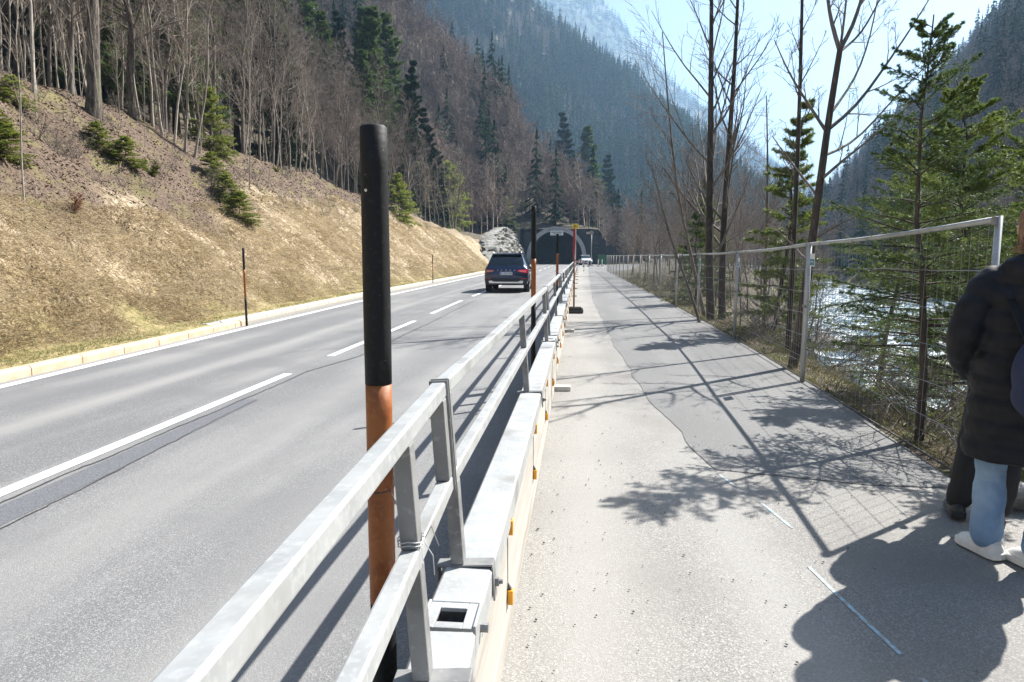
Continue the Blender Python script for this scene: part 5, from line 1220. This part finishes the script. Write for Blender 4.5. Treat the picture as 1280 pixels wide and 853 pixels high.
def person(loc_, rz, label, coat, trouser, shoe, hair, hem, long_coat, feet, sc=1.0, bun=True, lean=0, toe=0):
    o = empty('person', loc_, rz, label=label, cat='person'); o.scale = (sc,)*3
    (fxL,fyL),(fxR,fyR) = feet
    m = MB()
    limb(m, [(-.09,0,.90),(-.10,.03+fyL*.5,.49),(fxL,fyL-.03,.09)], [.088,.058,.040]); limb(m, [(.09,0,.90),(.10,.03+fyR*.5,.49),(fxR,fyR-.03,.09)], [.088,.058,.040])
    for fx_,fy_ in feet:
        limb(m, [(fx_+.04*math.sin(toe),fy_-.04*math.cos(toe),.055),(fx_-.05*math.sin(toe),fy_+.05*math.cos(toe),.045),(fx_-.11*math.sin(toe),fy_+.11*math.cos(toe),.040)], [.030,.026,.016])
    rings(m, [(.84,0,0,.15,.11),(.95,0,0,.165,.12),(1.08,0,.0,.13,.10),(1.25,0,.01,.165,.12),(1.38,0,0,.165,.10),(1.44,0,-.01,.09,.07)])
    limb(m, [(0,-.02,1.40),(0,.0,1.55)], [.055,.05])
    m.ball((0,.012,1.635), (.074,.094,.112), 24, 18); m.ball((0,.035,1.575), (.052,.062,.055), 16, 10); limb(m, [(0,.10,1.645),(0,.118,1.605)], [.009,.015]); m.ball((0,.098,1.575),(.022,.012,.011),10,8)
    for s in (-1,1):
        m.ball((s*.076,.0,1.625),(.012,.02,.032),10,8)
        limb(m, [(s*.17,-.01,1.385),(s*.225,-.05,1.13),(s*.16,.06,.96)], [.050,.040,.028])
        px_, py_, pz_ = s*.13,.085,.915; m.ball((px_,py_,pz_),(.018,.042,.045),12,8)
        for q in range(4):
            yb = py_-.028+.019*q; ln = (.062,.074,.078,.068)[q]; limb(m, [(px_,yb,pz_-.025),(px_-s*.006,yb+.004,pz_-.04-ln*.45),(px_-s*.022,yb+.006,pz_-.04-ln)], [.0095,.009,.0075], 3, 8)
        limb(m, [(px_-s*.008,py_+.035,pz_+.01),(px_-s*.02,py_+.062,pz_-.02),(px_-s*.028,py_+.066,pz_-.05)], [.011,.0105,.009], 3, 8)
    b = remesh(m.build('body', M['skin'], o, smooth=True), .007, 2)
    for s in (-1,1):
        m = MB(); m.ball((s*.030,.099,1.645),(.011,.007,.007),10,8); m.build('eye', M['eye'], b, smooth=True)
        m = MB(); limb(m, [(s*.045,.093,1.668),(s*.018,.103,1.671)], [.003,.004], 2, 6); m.build('eyebrow', M[hair], b, smooth=True)
    m = MB(); m.ball((0,.109,1.573),(.020,.006,.006),10,8); m.build('mouth', M['lip'], b, smooth=True)
    # trousers
    m = MB(); r = (.090,.066,.062) if trouser == 'denim' else (.10,.072,.062)
    for s, (fx_,fy_) in ((-1,feet[0]),(1,feet[1])):
        limb(m, [(s*.085,-.005,.90),(s*.100,.03+fy_*.5,.52),(fx_,fy_-.035,.30),(fx_,fy_-.02,.115)], [r[0],r[1]+.002,r[2]+.006,r[2]+.010])
    m.ball((0,-.01,.93),(.175,.13,.13)); t = m.build('trousers', M[trouser], o, smooth=True); remesh(t, .009, 3)
    tx = bpy.data.textures.new('folds', 'CLOUDS'); tx.noise_scale = .09; d = t.modifiers.new('d','DISPLACE'); d.texture = tx; d.strength = .02; d.mid_level = .5; d.texture_coords = 'LOCAL'
    # coat
    m = MB(); q = .105
    if long_coat: rings(m, [(hem,0,.0,.235,.185),(.75,0,0,.225,.175),(.98,0,0,.215,.168),(1.15,0,.0,.218,.17),(1.32,0,-.005,.205,.155),(1.42,0,-.015,.16,.125),(1.475,0,-.015,.095,.09)], quilt=q, amp=.018)
    else: rings(m, [(hem,0,0,.195,.15),(.95,0,0,.195,.15),(1.15,0,0,.20,.155),(1.32,0,-.005,.20,.15),(1.42,0,-.015,.15,.12),(1.48,0,-.015,.09,.085)], quilt=.07, amp=.014)
    for s in (-1,1):
        pts = [(s*.165,-.015,1.375),(s*.225,-.045,1.26),(s*.262,-.065,1.12),(s*.26,.02,1.02),(s*.215,.13,.93)]
        P = np.array(pts); u = np.linspace(0,4,34); Q = np.stack([np.interp(u,range(5),P[:,i]) for i in range(3)],1)
        for _ in range(4): Q[1:-1] = (Q[:-2]+2*Q[1:-1]+Q[2:])/4
        R = np.interp(u,[0,1,2,3,4],[.082,.080,.074,.068,.060])+.007*np.abs(np.sin(u*4.2)); m.tube(Q, R, 16); m.ball(Q[-1], .063, 12, 8); m.ball(Q[0], .084, 12, 8)
    limb(m, [(-.10,.02,1.44),(-.09,-.085,1.455),(0,-.125,1.43),(.09,-.085,1.455),(.10,.02,1.44)], [.042,.058,.075,.058,.042])
    limb(m, [(0,-.12,1.45),(0,-.155,1.33)], [.075,.055])
    c = m.build('coat', M[coat], o, smooth=True); remesh(c, .010, 3)
    tx = bpy.data.textures.new('creases', 'CLOUDS'); tx.noise_scale = .12; d = c.modifiers.new('d','DISPLACE'); d.texture = tx; d.strength = .022; d.mid_level = .5; d.texture_coords = 'LOCAL'
    # shoes
    for fx_,fy_ in feet:
        m = MB(); secs = [(-.10,.034,.085),(-.075,.044,.108),(-.02,.046,.112),(.03,.049,.100),(.075,.053,.085),(.115,.051,.074),(.145,.038,.058)]; V = []; n = 14
        for y, w, h in secs:
            for i in range(n):
                t = 2*PI*i/n; V.append((fx_+w*math.cos(t), fy_+y, .028+max(0,math.sin(t))*(h-.028) + min(0,math.sin(t))*.008))
        K = len(secs); m.add(V, [tuple(range(n))[::-1], tuple(range((K-1)*n,K*n))]+[(k*n+i,k*n+(i+1)%n,(k+1)*n+(i+1)%n,(k+1)*n+i) for k in range(K-1) for i in range(n)])
        def tw(): 
            for a_ in m.v: x_ = a_[:,0]-fx_; y_ = a_[:,1]-fy_; c_, s_ = math.cos(toe), math.sin(toe); a_[:,0], a_[:,1] = fx_+x_*c_-y_*s_, fy_+x_*s_+y_*c_
        tw(); sh = m.build('shoe', M[shoe], o, smooth=True, subd=1)
        m = MB(); out = [(w*1.06*sx_, y) for sx_ in (1,) for y,w,h in secs]; out = [(fx_+a, fy_+b_) for a,b_ in out]+[(fx_+0,fy_+.160)]+[(fx_-(w*1.06), fy_+y) for y,w,h in secs[::-1]]+[(fx_,fy_-.107)]
        m.prism(out, .008, .044); tw(); m.build('sole', M['white' if shoe == 'white' else 'blackshoe'], sh, bevel=.006)
    # hair
    m = MB(); m.ball((0,-.012,1.665),(.086,.100,.100),24,16); m.ball((0,-.045,1.60),(.088,.075,.110),20,14); m.ball((0,-.03,1.54),(.082,.07,.07),20,14)
    if bun: m.ball((0,-.075,1.745),(.045,.045,.042),16,12)
    h = m.build('hair', M[hair], o, smooth=True); remesh(h, .009, 2)
    mm_ = MB(); rs_ = np.random.default_rng(9)
    for i in range(46):
        a = rs_.random()*PI+PI; r = .075; x = r*math.cos(a); y = -.03+r*math.sin(a); mm_.tube([(x*.9,y,1.70),(x*1.08,y*1.08,1.63),(x*1.2+rs_.normal()*.015,y*1.1-.02+rs_.normal()*.012,1.55+rs_.normal()*.015),(x*1.25+rs_.normal()*.03,y-.03+rs_.normal()*.02,1.49+.04*rs_.random())],[.0035,.0045,.003,.0012],5)
    mm_.build('loose_strands', M[hair], h, smooth=True)
    return o
HD = math.radians(-22)
p1 = (2.13, 3.58, .004)
person(p1, HD, 'person in a long navy padded coat, light blue jeans and white sneakers', 'coat', 'denim', 'white', 'hair', .53, True, [(-.10,.05),(.10,-.06)], 1.03, toe=math.radians(36))
p2_ = person((2.27, 4.17, .004), math.radians(-20), 'person in a black jacket, black trousers and black shoes half hidden behind the other', 'coat2', 'blackcloth', 'blackshoe', 'hairdark', .80, False, [(-.10,.0),(.10,.02)], .98, bun=False)
p2_.rotation_euler.y = math.radians(7)
bp_ = empty('backpack', p1, HD, label='dark blue backpack worn by the person in the long navy coat', cat='backpack'); bp_.scale = (1.03,)*3
m = MB(); m.ball((.06,-.315,.99),(.165,.10,.20),28,20); m.ball((.06,-.31,.89),(.160,.10,.13),28,18); b = m.build('bag_body', M['bag'], bp_, smooth=True); remesh(b, .009, 6)
m = MB(); m.ball((.06,-.395,.90),(.11,.045,.10),24,16); remesh(m.build('front_pocket', M['bag'], bp_, smooth=True), .008, 4)
for s in (-1,1):
    m = MB(); P = [(s*.08+.04,-.24,1.12),(s*.11,-.17,1.30),(s*.125,-.08,1.44),(s*.125,.06,1.42),(s*.13,.165,1.30),(s*.14,.165,1.18)]
    for a, b_ in zip(P[:-1], P[1:]): m.beam(a, b_, .032, .010, (s*.2,0,1))
    m.build('strap', M['coat'], bp_, bevel=.004)
# ------------------------------------------------------------------ air, light, camera
m = bpy.data.materials.new('haze'); m.use_nodes = True; nt = m.node_tree; nt.nodes.clear(); out = nt.nodes.new('ShaderNodeOutputMaterial'); pv = nt.nodes.new('ShaderNodeVolumePrincipled')
pv.inputs['Color'].default_value = (.45,.70,1,1); pv.inputs['Density'].default_value = HAZE = .00027; pv.inputs['Anisotropy'].default_value = .25
nt.links.new(pv.outputs[0], out.inputs['Volume'])
zs_ = [float((o.matrix_world @ Vector(c)).z) for o in () for c in o.bound_box]
mb = MB(); mb.box((150, 1500, 440-15), (4600, 4400, 880)); o = mb.build('haze', m); tag(o, 'thin blue air between the camera and the mountains', 'haze', kind='stuff')

w = bpy.data.worlds.new('World'); SC.world = w; w.use_nodes = True; nt = w.node_tree; bg = nt.nodes['Background']
sk = nt.nodes.new('ShaderNodeTexSky'); sk.sky_type = 'NISHITA'; sk.sun_disc = False; sk.sun_elevation = SUN_EL; sk.sun_rotation = SUN_AZ; sk.altitude = 700; sk.air_density = 1.0; sk.dust_density = 4.0; sk.ozone_density = 1.2
nt.links.new(sk.outputs[0], bg.inputs['Color']); bg.inputs['Strength'].default_value = .05
sl = bpy.data.lights.new('sun', 'SUN'); sl.energy = 5.0; sl.angle = math.radians(.5); sl.color = (1,.97,.92); so = bpy.data.objects.new('sun', sl); COL.objects.link(so)
d = Vector((math.sin(SUN_AZ)*math.cos(SUN_EL), math.cos(SUN_AZ)*math.cos(SUN_EL), math.sin(SUN_EL))); so.rotation_euler = d.to_track_quat('Z','Y').to_euler(); so.location = d*60
cd = bpy.data.cameras.new('camera'); cam = bpy.data.objects.new('camera', cd); COL.objects.link(cam); SC.camera = cam
cd.sensor_width = 36; cd.lens = 36*F_PX/1280; cd.clip_start = .05; cd.clip_end = 8000; cam.location = (0,0,EYE); cam.rotation_euler = (PI/2-PITCH, 0, YAW)
SC.view_settings.view_transform = 'Standard'; SC.view_settings.look = 'None'; SC.view_settings.gamma = 1; SC.view_settings.use_curve_mapping = False; SC.view_settings.exposure = 1.5
SC.render.engine = 'CYCLES'; SC.cycles.max_bounces = 6; SC.cycles.diffuse_bounces = 3; SC.cycles.glossy_bounces = 3; SC.cycles.transmission_bounces = 4; SC.cycles.volume_bounces = 1; SC.cycles.transparent_max_bounces = 8
SC.cycles.sample_clamp_indirect = 6
# remove prototype meshes nothing uses
for me in list(bpy.data.meshes):
    if me.users == 0: bpy.data.meshes.remove(me)
